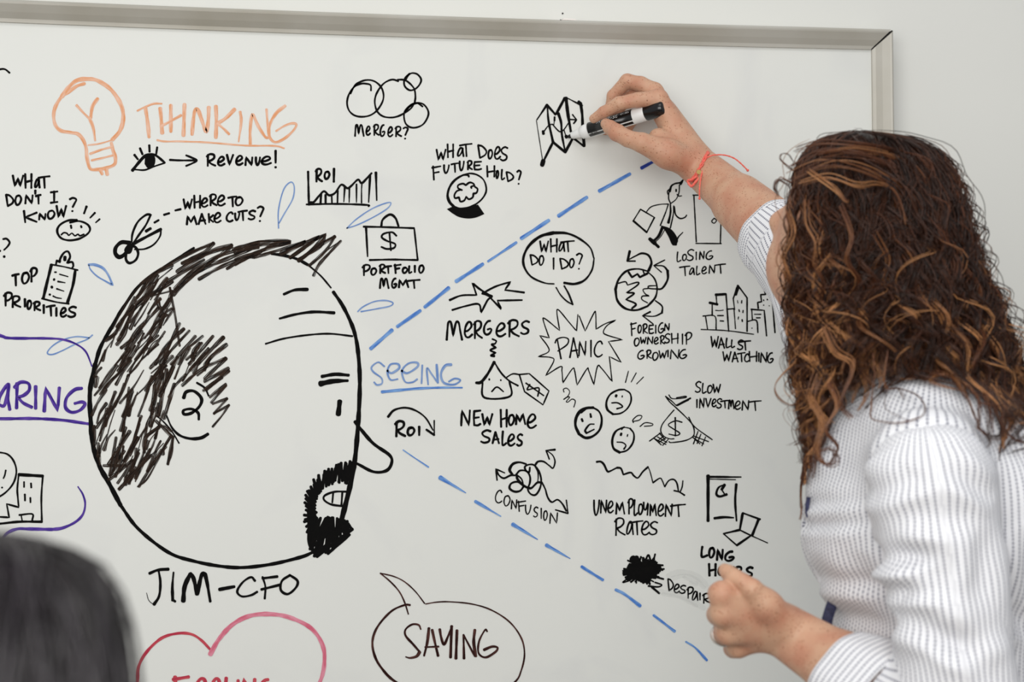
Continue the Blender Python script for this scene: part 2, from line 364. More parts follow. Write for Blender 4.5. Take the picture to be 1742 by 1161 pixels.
D(Cc).S("w20-24:690,575 780,560 860,590 890,640 860,690 780,735 680,750 600,725 565,660 590,600 670,555 760,550; w16:605,695 630,675 660,680 680,700 710,680 740,705 770,690 790,705 830,690; w22:700,602 705,630; 800,607 805,622; w28-20:855,415 830,485; w26-14:938,478 890,528; w22-12:985,540 945,575", 22).out('worried_face_drawing', 'black drawn oval worried face', K)
D(Cc).S("1300,770 1310,680 1360,570 1440,500 1490,495! 1440,600 1370,700 1310,790; w30:1310,790 1400,740 1590,640!; w18:1590,640 1580,710 1520,790 1430,835 1330,840; w40:1280,775 1200,770 1145,820 1140,880 1180,915 1240,880 1290,800; w26:1290,800 1250,870 1245,940 1280,975 1340,945 1365,880 1340,820 1290,800; w70:1290,800 1262,855; w28:1442,660 1488,632; 1525,575 1568,550; 1620,498 1672,482; 1730,455 1785,442", 22).out('scissors_drawing', 'black drawn scissors cutting along dots', K)
D(Dc).W("W 760,335,860,450 H 865,298,945,438 e 935,325,1015,428 R 1018,288,1105,415 e 1092,298,1185,415 T 1200,308,1300,425 O 1272,315,1360,412 M 792,498,905,602 A 908,480,998,598 K 1008,480,1070,582 e 1060,470,1145,582 C 1182,465,1262,572 U 1268,475,1328,558 T 1298,448,1405,562 S 1400,448,1485,552 ? 1490,408,1565,570", 21).out('lettering', 'black handwritten words WHERE TO MAKE CUTS?', K)
D(Cc).S("w20:30,738 65,735 95,770 75,810 40,845; w24:38,912 45,910; w20:0,850 0,858", 20).out('question_mark', 'black question mark at the left edge', K)
D(A).S("-60,130 0,105 50,105 95,140", 20).out('curved_mark', 'black curved mark at the left edge', K)
D(E).W("R 438,35,520,180 O 525,62,592,152", 23).S("w26:628,42 626,172; w22:372,70 375,200 380,400; w20:355,395 650,390 950,400 970,415; w22:395,375 430,370 480,310 530,265 580,305 640,280 700,200 760,235 800,210 865,150 900,185 950,140 1000,85; 500,290 495,385; 545,300 545,385; w16:605,310 608,385; w18:665,260 662,385; w22-12:735,215 725,370; w22-10:780,235 778,375; w20-12:850,195 850,375; w14:905,175 900,250 900,380; w26-14:985,110 970,375; w26-14:1042,80 1050,355", 22).out('chart_drawing', 'black rising bar chart headed ROI', K)
D(E).S("w20:920,615 1150,620 1420,630; w26-16:945,630 960,910; w20:980,945 1200,940 1455,945; w18:1420,630 1455,945; 1095,610 1110,545 1180,495 1235,530 1265,610; w20:1245,705 1200,670 1120,685 1100,720 1150,755 1230,785 1220,825 1150,835 1095,815; w18:1175,670 1190,850", 24).out('briefcase_drawing', 'black drawn briefcase with a dollar sign', K)
D(I_).W("P 185,578,268,688 O 262,608,325,682 R 338,575,405,668 T 385,588,460,668 F 470,575,545,668 O 545,602,602,665 L 600,588,642,665 I 655,585,668,658 O 692,582,750,664 m 342,702,435,802 G 448,698,505,798 M 512,708,612,795 T 590,712,715,802", 19).out('lettering', 'black handwritten words PORTFOLIO MGMT', K)
for cr_, st in ((E, "80,630 80,450 130,250 200,175 235,220 220,340 130,500 85,580"), (E, "755,630 850,540 1000,440 1130,385 1190,380 1150,440 1000,530 850,600 755,630"), (I_, "150,1005 200,960 300,915 400,905 465,925 440,955 320,980 180,1005"),
                (Hc, "w36-14:1095,368 1170,368 1270,410 1340,500 1390,620! 1300,570 1200,510 1120,430 1095,370"), (J, "830,160 780,200 680,240 560,300 470,335 425,320 470,260 560,205 680,175 800,185")):
    D(cr_).S(st, 13).out('droplet_drawing', 'thin blue drawn droplet loop', BT)
D(Hc).W("T 138,472,245,638 O 258,455,370,610 P 360,398,468,590 P 38,702,160,888 R 132,745,265,905 I 280,780,335,898 O 325,800,398,925 R 405,815,510,945 I 520,855,560,978 T 560,860,690,1012 I 680,888,712,1012 e 732,890,830,1022 S 828,875,950,1025", 29).out('lettering', 'black handwritten words TOP PRIORITIES', K)
D(Hc).S("w38:635,368 580,590 535,780; w20:635,365 800,395 960,435; w36:930,435 900,620 830,845; w22:515,785 700,830 850,850; w28:690,370 700,315! 740,335! 745,290 790,220 840,205 865,270 830,345! 890,335 905,380 890,410; w40:802,272 800,310; w24:675,460 695,460; w16-14:735,485 840,515; w30:665,550 672,552; w22-12:715,575 805,590; w34:637,645 645,643; w20-12:700,665 790,695; w32:610,735 620,738; w24-12:655,755 700,775 760,785", 26).out('clipboard_drawing', 'black drawn clipboard with a ticked list', K)
D(J).W("R 118,572,298,828 I 300,610,340,832 N 385,622,552,856 G 565,622,775,866", 30).S("-60,900 -20,790 40,790 80,615 55,620 5,700 -20,790; 78,615 70,720 88,830", 30).out('lettering', 'purple handwritten letters ARING', PU)
D(J).S("w28:-400,905 0,912 300,910 560,925 810,960", 28).out('underline', 'purple underline', PU)
D(J).S("w34-14:-300,90 0,165 60,185 200,190 420,190 560,200 680,240 770,310 825,440", 30).out('speech_outline', 'purple curved outline above the purple word', PU)
D(Kc).S("w16-34:810,540 860,620 885,720 860,830 780,910 650,970 540,985; w36-28:540,985 300,980 180,980 80,1020 20,1090 -60,1200", 30).out('speech_outline', 'purple curved outline under the drawn buildings', PU)
D(Kc).S("195,410 180,560 185,650 195,755! 70,720! 95,860! 0,855; w34:195,415 445,430; 445,430 430,650 435,910; w26:-200,935 0,925 200,905 435,905; w18:250,490 250,545; 322,505 325,550; 258,620 260,685; 315,655 317,705; w20:200,835 335,825 335,890; w14:220,840 230,890", 20).out('building_drawing', 'black drawn building with four windows', K)
D(Kc).S("-60,190 0,185 80,205 140,270 170,370 150,480 90,570 0,640 -80,650; w22-14:60,370 50,420 35,455; w20:20,548 24,552", 20).out('face_drawing', 'black round face cut by the left edge', K)

# the big drawn head: outline, features and hatched hair
PX = (0, 0, 1)
D(PX).S("w5:462,432 483,435 505,441 524,451; w3:524,451 545,469 563,490; w6-9:567,497 582,519 596,547 604,570 609,599 612,646 610,708 604,780 595,829 581,885; w4-7:330,422 291,447 241,482 210,523 188,560 171,591 162,620; w8:162,620 153,667 154.6,721 158,757 169,793 185,822 205,860; w6:205,860 235,900 286,940 329,955 376,964 415,966 464,960 513,948 532,940", 6).out('head_outline', 'black outline of the large drawn head', K)
D(O).S("w20-16:400,380 430,420 500,500 590,565 600,610 570,650 500,655 410,610", 20).out('nose_drawing', 'black drawn nose', K)
for q in ("w20-18:218,132 290,120 365,125", "w34-16:210,172 280,158 360,155"):
    D(O).S(q, 20).out('eyebrow_drawing', 'black stroke of the drawn eyebrow', K)
D(O).S("w28:316,268 308,340", 28).out('drawn_eye', 'short black stroke as the drawn eye', K)
D(O).S("w12:360,765 290,765 235,785 230,810 270,835 340,845; w10:280,770 275,825; 330,770 325,840", 12).out('mouth_drawing', 'black drawn mouth with teeth', K)
D(N).S("w22-28:400,585 490,550 595,545; w20-26:365,785 500,750 650,730 815,738; w16:250,993 400,950 600,920 780,910 965,930", 20).out('forehead_lines', 'three black curved forehead lines', K)
D(M).S("w12-28:640,480 680,570 740,630 820,655 900,650 955,620; w16:870,230 930,270 960,330; w12:560,480 610,520 680,600 735,690; w26-20:770,345 790,300 850,295 905,350 890,410 830,460 775,470 770,440 830,430 880,460 885,510", 22).out('ear_drawing', 'black drawn ear shaped as a circled figure 2', K)
d = D(O)
def zig(d, outer, inner, n, w, jit, k=1):
    o_ = catmull(outer, 10); i_ = catmull(inner, 10)
    pts = []
    for j in range(n):
        t = j/(n-1); a = o_[int(t*(len(o_)-1))]; b = i_[int(t*(len(i_)-1))]
        q = a if j % 2 else b
        pts.append((d.ox+(q[0]+rnd.uniform(-jit, jit))*d.k, d.oy+(q[1]+rnd.uniform(-jit, jit))*d.k))
    seg = []
    for j in range(len(pts)-1):
        a = np.array(pts[j]); b = np.array(pts[j+1])
        d.stroke([a+(b-a)*t/4 for t in range(5)], w*d.k)
zig(d, [(380, 600), (330, 612), (280, 635), (220, 665), (170, 715), (135, 790), (120, 880), (130, 985)], [(365, 735), (320, 705), (270, 725), (215, 755), (190, 790), (178, 850), (185, 900), (190, 920)], 64, 15, 9)
zig(d, [(140, 985), (150, 1060), (180, 1115), (250, 1100), (320, 1040), (380, 970), (365, 930)], [(175, 890), (210, 910), (240, 910), (270, 910), (310, 920), (335, 925), (360, 935)], 46, 15, 9)
d.S("P:135,870 165,880 175,1090 150,1060 138,960; w20:385,970 190,1120; 350,960 200,1095; 320,950 170,1060; 260,940 160,1050; 370,1000 250,1105; w14:150,920 145,1040 185,1120", 18).out('beard_drawing', 'black scribbled goatee beard', K)
d = D(N)
d.S("0,215 150,165 300,145 455,145! 300,180 130,290! 300,240 580,150! 400,230 370,260! 500,190 690,110! 560,210 450,290! 600,170 745,90! 650,200 520,310; w30:520,310 700,180 820,110; w20-30:820,110 740,230 610,350; w10:610,350 760,220 870,145; w20-30:870,145 780,240 690,340 645,430; w30:0,250 150,190 330,165 450,150; w26:0,300 140,250 300,200 450,160; w30:380,260 560,165; w30:450,285 640,150; w26:520,300 700,190 740,95; w20:0,345 120,280 200,250; w30:540,300 720,150", 26)
d.ox, d.oy, d.k = L
d.S("480,500 600,410 720,340 900,240 1080,165; w30:1080,165 1000,240 820,330; w34:500,490 620,400 740,345; w34:780,400 900,320 1060,230 1230,180; w30:1230,180 1180,230 960,390 760,560; w34:750,590 860,470 1000,370 1200,290 1450,180; w30:960,460 1100,380 1300,290 1450,240; w26:1190,375 1300,310 1450,250; w34:1240,215 1350,185 1450,160; w28:820,330 1000,260 1230,190; w30:700,480 900,360 1000,300; w30:760,540 900,400 1100,280 1250,230; w22:1250,240 1450,200; w30:450,610 600,430; w30:500,610 620,430; w12:580,500 740,370; w34:380,750 520,620 740,480; w16:560,600 720,560; w34:620,640 640,700 700,680 740,560; w20:720,530 740,640 770,800 800,1010; w24-14:640,860 700,700; w10:250,870 400,600 620,400 900,240 1080,160; w30:800,825 640,1160; w30:835,870 700,1000 600,1160; w24:880,885 720,1060 660,1160; w28:930,930 730,1160; w24:990,930 850,1050 790,1160; w28:1075,930 880,1160; w34:1160,940 1020,1080 950,1160; w36:1185,1000 1060,1100 1010,1170", 28)
poly = [(162, 620), (171, 591), (188, 560), (210, 523), (241, 482), (285, 470), (292, 500), (303, 560), (325, 578), (350, 585), (368, 600), (360, 625), (335, 640), (305, 655), (285, 685), (276, 720), (272, 748), (288, 762), (262, 790), (235, 822), (205, 828), (185, 815), (169, 790), (158, 757), (155, 700)]
def inside(x, y):
    c = False; j = len(poly)-1
    for i in range(len(poly)):
        xi, yi = poly[i]; xj, yj = poly[j]
        if (yi > y) != (yj > y) and x < (xj-xi)*(y-yi)/(yj-yi)+xi: c = not c
        j = i
    return c
hr = random.Random(3); cnt = 0
while cnt < 128:
    x = hr.uniform(155, 375); y = hr.uniform(470, 830)
    if not inside(x, y): continue
    ang = R(56+hr.uniform(-10, 10)+(14 if y > 660 else 0)); Ls = hr.uniform(35, 75)
    dx, dy = math.cos(ang)*Ls/2, -math.sin(ang)*Ls/2
    a = [x-dx, y-dy]; b2 = [x+dx, y+dy]; k = 0
    while not inside(*a) and k < 12: a = [a[0]+dx*.15, a[1]+dy*.15]; k += 1
    k = 0
    while not inside(*b2) and k < 12: b2 = [b2[0]-dx*.15, b2[1]-dy*.15]; k += 1
    bow = hr.uniform(-4, 4); mid = ((a[0]+b2[0])/2+bow, (a[1]+b2[1])/2+bow*.5)
    d.stroke(catmull([a, mid, b2], 6), hr.choice((2.2, 3.5, 5.5, 6.5)), hr.choice((1.8, 4, 6))); cnt += 1
d.ox, d.oy, d.k = M
d.S("w26:760,250 900,130 1090,45; w30:1090,45 930,200; w30:930,220 1110,120; w30:1110,140 940,280; w28:920,290 1060,190; w26:1090,240 970,340; w22:980,380 1090,250; w20:990,390 1100,350; w20:1100,350 1000,465; w18:1000,465 1115,400; w16:1115,400 1060,480 990,565; w24:690,640 650,850; w16:690,640 680,760 650,850; w22:670,640 540,850; w22:600,740 430,1020; w14:640,690 500,950 420,1020; w28:520,780 280,1040; w18:560,750 380,920 280,1040; w26:380,820 200,970; w22:330,860 160,860; w34:420,650 280,900; w20:490,640 600,560 680,600; w30:470,760 480,650 580,570; w24:560,520 680,640; w24:330,570 210,940; w30:360,600 200,850; w26:120,690 130,850; w30:90,560 90,700; w36:110,190 100,260; w34:600,100 600,200; w30:640,130 580,480; w30:700,240 620,500; w34:690,110 590,330; w30:550,250 520,560", 24)
d.out('hair_drawing', 'black and brown hatched hair of the drawn head', KH)
D(Q).S("w26:175,185 250,155 340,148; w20-26:255,160 270,260 260,380 215,455; w6:215,460 170,420 150,355; w16-30:385,175 375,300 378,420; w20:378,415 400,430; w42-36:470,425 482,300 530,190; w36:530,190 560,230 590,365!; w36:590,365 630,200 660,190; w34-22:660,190 680,280 705,430; w30:785,325 915,300; w20:1095,250 1060,218 990,260 940,340 980,385 1060,375 1115,345; w18:1160,215 1185,300 1180,405; w24:1160,228 1290,212; w24:1150,325 1310,285; w22:1400,200 1330,250 1320,330 1380,365 1450,310 1465,250 1400,200", 22).out('lettering', 'black capitals under the large drawn head', K)
D(Q).S("w34-22:200,2100 60,1700 50,1300 70,1132 80,1000 150,870 280,750 420,708 540,715 630,770 715,860", 30).out('heart_drawing', 'red left half of the drawn heart', RE)
D(Q).S("w40-26:705,890 780,760 900,630 1050,555 1230,540 1400,570 1580,660 1680,800 1700,950 1660,1132 1500,1400 1000,1800 200,2100", 30).out('heart_drawing', 'pink right half of the drawn heart', PI)
D(Q).W("F 370,1075,530,1290 e 555,1090,685,1280 e 695,1090,805,1280 L 820,1085,905,1280 I 930,1105,965,1280 N 975,1095,1110,1280 G 1120,1095,1235,1280", 30).out('lettering', 'red handwritten word FEELING', RE)
D(Rr).S("w16-24:630,660 610,620 550,615 490,660 490,720 560,800 620,870; w30-14:620,870 590,910 530,925 490,915; w30-20:705,650 690,780 660,905; w24:735,665 760,780 790,905; w18:670,825 795,820; w26-20:805,660 820,740 845,800 880,730 920,630; w26:915,630 905,920; w26:965,670 955,930; w24-18:1030,930 1025,710!; w18:1025,710 1130,910; w28:1140,910 1120,780 1130,665; w16-24:1245,680 1225,665 1170,770 1165,880 1230,920 1320,870 1340,830 1290,820 1215,850", 22).out('lettering', 'dark maroon handwritten word SAYING', BR)
D(Rr).S("w18-30:530,435 480,435 360,490 240,620 185,750 195,880 260,1010 400,1149 700,1290 1000,1330; w12-18:675,425 780,408 900,405 1100,425 1280,480 1450,590 1560,740 1590,890 1560,1040 1500,1149 1300,1280 1000,1330; w14:255,140 350,220 430,310 480,410 515,520; w12:255,140 380,170 480,220 580,310 665,420", 18).out('speech_bubble_drawing', 'dark maroon speech bubble', BR)
D(S_).S("260,405 210,370 155,410 170,450 235,500 240,545 200,558 175,535; w20-14:285,440 320,460 380,420 370,385 310,390 285,450 310,515 370,510; w18-14:400,440 450,460 530,410 530,375 460,380 405,440 430,530 490,535 530,510; 572,395 565,545; 620,555 610,420 650,470 700,540!; w20:700,540 690,390; w22-14:810,390 760,400 725,470 750,540 830,555 885,520 840,505 790,530", 14).out('lettering', 'blue handwritten word SEEING', BT)
D(S_).S("w26-14:240,615 500,590 700,580 900,580", 20).out('underline', 'blue underline', BL)
D(S_).W("R 340,848,440,990 O 442,900,515,980 I 538,892,552,980", 21).S("w20-12:290,820 340,765 430,745 520,770 600,830 660,930; w18:605,925 670,970!; w12:670,970 670,850", 20).out('lettering', 'black word ROI beneath a curved arrow', K)
for q in ("35,1140 155,1035", "185,1015 315,925", "340,905 475,797", "517,760 668,662", "w12-16:697,647 857,540", "885,517 1040,415", "1095,390 1255,285", "1325,250 1498,153"):
    D(T).S(q, 20).out('dash', 'blue marker dash of the rising sight line', BL)
D(T).S("w18:1563,120 1650,72", 20).out('dash', 'deep blue marker dash beside the hand', BD)
for c_, q in ((U, "w10-14:30,88 150,170 270,250"), (U, "w42-10:380,348 620,492"), (U, "w34-10:710,572 950,713"), (U, "w40-10:1062,788 1295,930"), (V, "w32-8:45,135 115,175 240,245"), (V, "w24:335,312 410,360 510,422"),
              (V, "w22-28:615,502 690,540 815,635"), (V, "w20-22:927,712 1100,845"), (V, "w14-22:1192,930 1270,980 1365,1083")):
    D(c_).S(q, 20).out('dash', 'blue marker dash of the falling sight line', BL)
D(W7).S("w14-34:1175,600 1080,590 950,530 880,430 875,330 930,220 1040,130 1170,95; w28-14:1170,95 1300,100 1420,150 1530,240 1570,350; w14-28:1570,350 1550,460 1480,560 1380,600 1275,590; w14:1195,635 1240,710 1300,770 1360,805; w18:1275,620 1320,700 1360,805", 20).out('speech_bubble_drawing', 'black oval speech bubble', K)
D(W7).W("W 1030,170,1125,292 H 1135,148,1215,292 a 1215,180,1285,285 T 1235,168,1382,288 D 935,305,1022,422 O 1022,315,1080,420 I 1160,338,1182,462 D 1228,340,1322,462 O 1322,345,1380,445 ? 1392,293,1460,460", 17).out('lettering', 'black handwritten words WHAT DO I DO?', K)
D(W7).S("w24-16:145,760 260,715 410,710!; w18-24:410,710 370,590! 440,650 550,720; w20:170,858 300,820 430,800 455,885! 520,760 560,725 465,695; w20:465,695 600,625 745,580! 690,660! 880,685; 540,730 655,850! 615,765! 860,760; w30:470,690 560,725", 20).out('arrows_drawing', 'two black drawn arrows colliding', K)
D(X).W("m 82,118,212,268 e 215,118,290,250 R 288,112,365,258 G 362,108,435,228 e 455,128,542,242 R 548,105,645,245 S 645,112,722,224", 17).out('lettering', 'black handwritten word MERGERS', K)
D(X).S("w14-18:435,255 465,270 455,292! 430,297 462,320! 420,340 460,360! 425,380 450,385; w22:312,588 350,582 400,520 450,430!; w14:450,430 500,510 560,570 630,610; w16:360,580 375,700 570,690 565,575; w14:412,558 412,566; 499,565 500,571; w12:430,655 470,620 520,655; w12:545,545 590,520 640,525; 640,525 715,518! 865,650! 820,755! 680,655! 640,525; 690,590 825,685; 720,600 700,640 750,630 790,630 780,690", 12).out('house_drawing', 'black drawn frowning house holding a dollar tag', K)
D(X).W("N 192,790,275,920 E 285,792,352,918 W 352,818,442,918 H 492,785,555,930 O 552,825,608,915 M 608,815,692,910 e 692,820,775,938 S 342,942,428,1050 A 430,955,495,1055 L 502,950,548,1068 e 545,972,612,1072 S 615,972,670,1072", 17).out('lettering', 'black handwritten words NEW HOME SALES', K)
D(Y1).S("600,230 585,410! 500,310 390,180 370,210 400,405! 240,275 222,300 285,485! 180,460! 270,580 275,640 165,690! 300,700 335,740 245,900! 410,800 425,850 435,980! 540,825 565,850 590,1005! 700,825 720,850 775,1000! 815,800 860,820 975,965! 945,690! 1075,755! 935,525! 1090,505! 920,455 880,420 920,350 1015,290! 900,330 800,390! 795,215 775,215 680,410! 615,245", 14).out('burst_drawing', 'black drawn spiky burst outline', K)
D(Y1).S("w16:350,540 370,500 440,480 495,500 480,560 380,630; w18:375,510 415,715", 18).W("A 505,478,612,708 N 605,515,698,690 I 732,505,755,700 C 770,515,875,698", 18).out('lettering', 'black handwritten word PANIC', K)
D(Y1).S("1155,850 1122,975; 1240,870 1185,970; 1320,915 1245,990", 12).out('tick_marks', 'three thin black ticks', K)
D(Z).S("w28:300,510 350,470; w20-30:430,460 490,500 520,580 500,690 430,760 350,780 280,740; w32:280,740 242,650 252,560 300,490 360,465 430,460; w22:308,580 318,605; w24:400,525 406,560; w16-24:440,635 390,640 345,700 360,730!; w18:360,730 440,690", 14).out('round_face_drawing', 'black drawn round face, mouth open', K)
D(Z).S("w18-26:760,268 690,275 610,320 570,400 580,480 640,530; w18:640,530 720,520 790,470 830,390 820,310 760,268; w28:675,328 670,342; 738,335 736,348; w14-20:625,410 690,410 740,450 680,472", 14).out('round_face_drawing', 'black drawn round frowning face', K)
D(Z).S("w12:730,695 760,670 820,680; w20:820,680 860,740 850,830 790,910 710,935; w30-20:710,935 645,890 632,800 670,710 760,665; w26:727,733 722,752; 795,745 790,765; w12-20:680,825 740,830 775,860 755,900", 14).out('round_face_drawing', 'black drawn round unhappy face', K)
D(Z).S("120,295 115,265 150,255 180,290 160,340 115,375 150,350 180,350 145,395 165,400 205,370 240,390 225,455", 11).out('squiggle_drawing', 'thin black squiggle', K)
D(Z).S("855,620 850,590 900,545 945,550 920,590 860,605; 925,660 980,620 1055,630 1050,650 970,658", 12).out('teardrops_drawing', 'two thin black teardrops', K)
D(Z).S("1285,485 1220,560 1160,640 1145,710 1180,765 1240,790 1285,790; w14:1300,455 1400,550 1480,640 1500,720 1480,770 1400,810 1260,830 1230,820; 1195,340 1240,400 1300,455; 1195,340 1260,390 1310,440; 1230,325 1270,365 1400,355 1405,340 1310,355; w18:1310,435 1380,400 1460,360; 1320,440 1440,380; w14:1370,615 1300,600 1225,640 1270,680 1345,730 1310,755 1230,740; w16:1298,565 1300,760; 1025,815 1140,730; 1080,790 1200,850; 1110,770 1210,830; 1130,730 1190,800; 1075,785 1150,855; w12:1165,860 1225,795; 1110,815 1170,765; 1120,830 1200,780; 1440,560 1500,660 1690,800; 1490,760 1650,820; 1490,845 1540,710; 1530,840 1570,740; 1580,865 1620,770; 1500,790 1600,845; 1480,770 1560,845", 13).out('money_bag_drawing', 'black drawn money bag with a dollar sign', K)
D(AC).W("S 52,842,104,932 L 104,855,145,938 O 145,872,190,938 W 188,862,252,938 I 62,978,76,1048 N 85,968,130,1052 V 132,970,180,1048 e 178,975,220,1042 S 214,972,262,1052 T 245,985,315,1052 m 305,985,355,1058 e 352,990,405,1062 N 408,985,470,1068 T 455,988,562,1072", 11.5).out('lettering', 'black handwritten words SLOW INVESTMENT', K)
D(AA).S("w14-24:430,325 340,305 240,325 170,400 142,490; w24-18:142,490 160,590 230,660 330,675 430,640; w20-12:430,640 500,560 515,470 490,390 430,330; w26-12:440,320 465,250 440,185 380,165 320,190 255,225; w22:270,145 250,235!; w14:250,235 320,235; w14-26:500,485 560,480 610,400 610,320; w20-10:610,320 570,280 490,275; w12:585,225 485,275! 555,335; w12-20:500,590 560,640 560,700; w16-10:560,700 490,730 390,725; w16-12:455,690 385,725! 480,800; w12-18:165,435 230,420 250,450! 340,425 340,450 240,520! 310,525 235,580! 325,620 290,660; w20:260,335 290,380! 340,350! 360,380! 430,345; w14:390,320 400,350; 510,455 440,460 445,480 500,485; 440,480 390,490 410,530 445,548! 385,550 380,580 430,610", 12).out('globe_drawing', 'black drawn globe with three curved arrows', K)
D(AA).W("L 688,148,735,245 O 738,170,785,235 S 778,126,850,235 I 860,148,874,228 N 892,142,945,225 G 948,136,1020,225 T 712,275,815,372 a 800,290,855,362 L 862,275,905,362 e 910,280,965,354 N 978,265,1042,350 T 1030,256,1135,350", 13).out('lettering', 'black handwritten words LOSING TALENT', K)
D(AA).W("F 272,785,335,910 O 338,805,380,885 R 382,795,435,890 E 435,805,490,890 I 498,805,508,888 G 520,782,580,885 N 578,790,632,865 O 305,922,362,1002 W 362,915,422,982 N 424,910,485,985 e 482,915,532,985 R 538,900,588,985 S 578,882,635,975 H 640,880,712,980 I 735,885,752,988 P 762,872,832,988 G 335,1030,405,1120 R 415,1030,470,1115 O 470,1050,530,1130 W 528,1035,605,1115 I 608,1030,618,1100 N 630,1025,722,1118 G 710,1022,785,1115", 13.5).out('lettering', 'black handwritten words FOREIGN OWNERSHIP GROWING', K)
D(AB).S("w14:490,340 472,290 478,210; w24-14:485,220 500,165 540,138 590,128 622,100; w16:590,128 600,145 622,100; w12:585,150 580,230 550,300 495,345; w16-10:560,250 580,268 608,265; w12:482,195 460,220 472,262; w20:550,198 550,220; w14:470,350 440,440 385,575; w14:525,370 520,460 490,600; w14-30:490,350 492,440 470,545; w12:470,350 380,355 290,380 235,440; w22-12:528,380 545,460 590,500 640,490 660,465; w16-12:180,405 325,490!; w16:325,490 245,645!; w22:245,645 105,525!; w14:105,525 180,405; P:385,570 480,600 540,660 570,740 515,780 470,690 430,620; w30:410,590 370,680 310,740; w10:430,620 390,690 335,745; w40:275,712 330,760; w30:330,760 368,798; w20-10:550,770 570,700 620,645; w24:520,770 550,770", 14).out('walking_man_drawing', 'black drawn man walking with a briefcase', K)
D(AB).S("725,258 918,258; 735,260 742,400 760,745; 755,760 1020,762; 1020,370 1010,762; w12:945,498 920,530 945,550 970,520 945,498; w14:805,150 812,165; w12:740,160 760,148", 14).out('door_drawing', 'black drawn door beside the walking man', K)
D(AC).S("w9:100,450 300,460 500,487; 115,348 205,350 215,450; 135,355 150,450; w18:165,247 225,260; w11:185,260 185,345; w20:212,187 288,182; w11:215,190 220,260; w12:290,180 300,320 310,465; w8:210,305 240,307 270,303; 225,345 270,345; 245,385 272,387; w10:295,297 350,292; w9:350,290 362,445; w13:380,115 345,215!; w10:345,215 355,300; w12:380,115 450,210! 450,465; w24:378,135 362,185; w8:377,230 380,250; 410,230 408,250; 388,300 392,315; 420,305 418,322; 385,355 382,372; 412,375 414,390; w11:450,390 520,382 532,475; 485,300 490,375; w12:480,297 580,305! 598,500; w9:505,335 555,335; 520,362 550,362; w12:535,290 530,245! 560,240! 553,185! 590,185! 580,130! 605,127; w12:640,185 650,330 662,475; w9:575,225 577,232; 603,220 605,226; 575,265 577,267; 618,270 619,272; 487,440 488,442", 10).out('city_drawing', 'black drawn skyline of towers', K)
D(AC).W("W 172,498,236,592 A 228,508,285,598 L 284,512,328,592 L 325,525,360,592 S 372,526,425,608 T 385,532,482,612 W 262,615,332,698 A 332,618,388,702 T 372,622,440,700 C 425,632,468,700 H 462,612,532,698 I 534,625,544,698 N 548,620,608,705 G 600,622,652,708", 12).out('lettering', 'black handwritten words WALL ST WATCHING', K)
D(AD).S("w38-24:370,415 340,360 380,290 460,268 545,290; 420,420 470,370 550,380 590,440 590,520 565,600 600,660 660,670 710,600 730,500 710,400 650,310 590,295 530,320 540,370 580,390 590,330; w16:650,310 690,400 680,520 600,590; w30:600,590 520,560 440,480 430,430; w18:440,430 490,480 510,560; w28:510,570 470,620 400,630 340,590 360,530 440,510 520,560 600,590 680,520 740,520; w22:740,520 780,600 810,700 860,760 930,730 990,780 1040,870; w26-14:650,310 690,260 760,260 830,310 875,340 900,260 870,180 800,125; w28-16:900,112 790,122!; w18:790,122 830,230; w22-18:185,490 170,350! 280,400; w18:1040,735 1060,900!; w24-16:1060,900 905,855; w24:410,430 350,430 270,465 210,430 180,370", 24).out('tangle_drawing', 'black drawn tangle with three arrows', K)
D(AD).W("C 155,608,250,775 O 262,675,352,812 N 355,725,438,850 F 430,740,545,882 U 528,790,610,915 S 628,815,695,950 I 720,830,740,970 O 752,862,812,990 N 830,885,942,1030", 17).out('lettering', 'black handwritten word CONFUSION', K)
D(AE).S("w30-20:180,118 230,115 270,150 310,230 340,235 430,190; w26-20:430,190 480,200 510,275!; w22:510,275 600,250 640,290 690,315 750,240 815,180; w14:815,180 840,240 875,375!; w22-14:875,375 960,320 990,350 1020,425!; w20:1020,425 1070,350 1130,335 1170,380 1190,480; w20-22:1135,472 1200,490 1265,530; w14-22:1245,350 1235,430 1210,490", 22).out('falling_arrow_drawing', 'black jagged arrow falling to the right', K)
D(AE).W("U 138,582,222,785 N 222,582,315,760 e 308,595,395,755 M 412,600,532,770 P 558,568,640,770 L 632,578,695,786 O 688,630,758,775 Y 752,608,830,785 M 832,622,925,790 e 925,632,1018,795 N 1020,632,1125,800 T 1085,635,1285,802 R 395,805,540,1035 a 540,842,640,1025 T 590,838,760,1028 e 722,845,842,1028 S 825,848,940,1025", 22).out('lettering', 'black handwritten words UNEMPLOYMENT RATES', K)
D(AF).S("w34-28:190,110 190,535; w26-14:190,120 400,122 500,122; w10:210,142 450,147; w26-18:455,190 445,350 458,535; w30-16:250,510 340,500 430,505; w14-28:350,190 290,220 268,280 300,305 365,285; w26:345,195 318,240; w14:318,240 350,290; w18:515,460 680,520; w26-20:515,465 488,620; w26:665,520 605,670; w16-10:488,620 590,670 750,742; w16-24:335,655 485,620; w14:335,655 460,765!; w24-18:460,765 590,675", 20).out('door_and_chair_drawing', 'black drawn door with a moon and tipped chair', K)
D(AF).W("L 115,768,192,882 O 190,780,258,888 N 265,795,340,912 G 338,812,440,920 H 190,930,275,1060 O 278,962,355,1052 U 395,960,440,1045 R 438,958,520,1062 S 538,962,618,1068", 23).out('lettering', 'black handwritten words LONG HOURS', K)
d = D(AG); dr = random.Random(11)
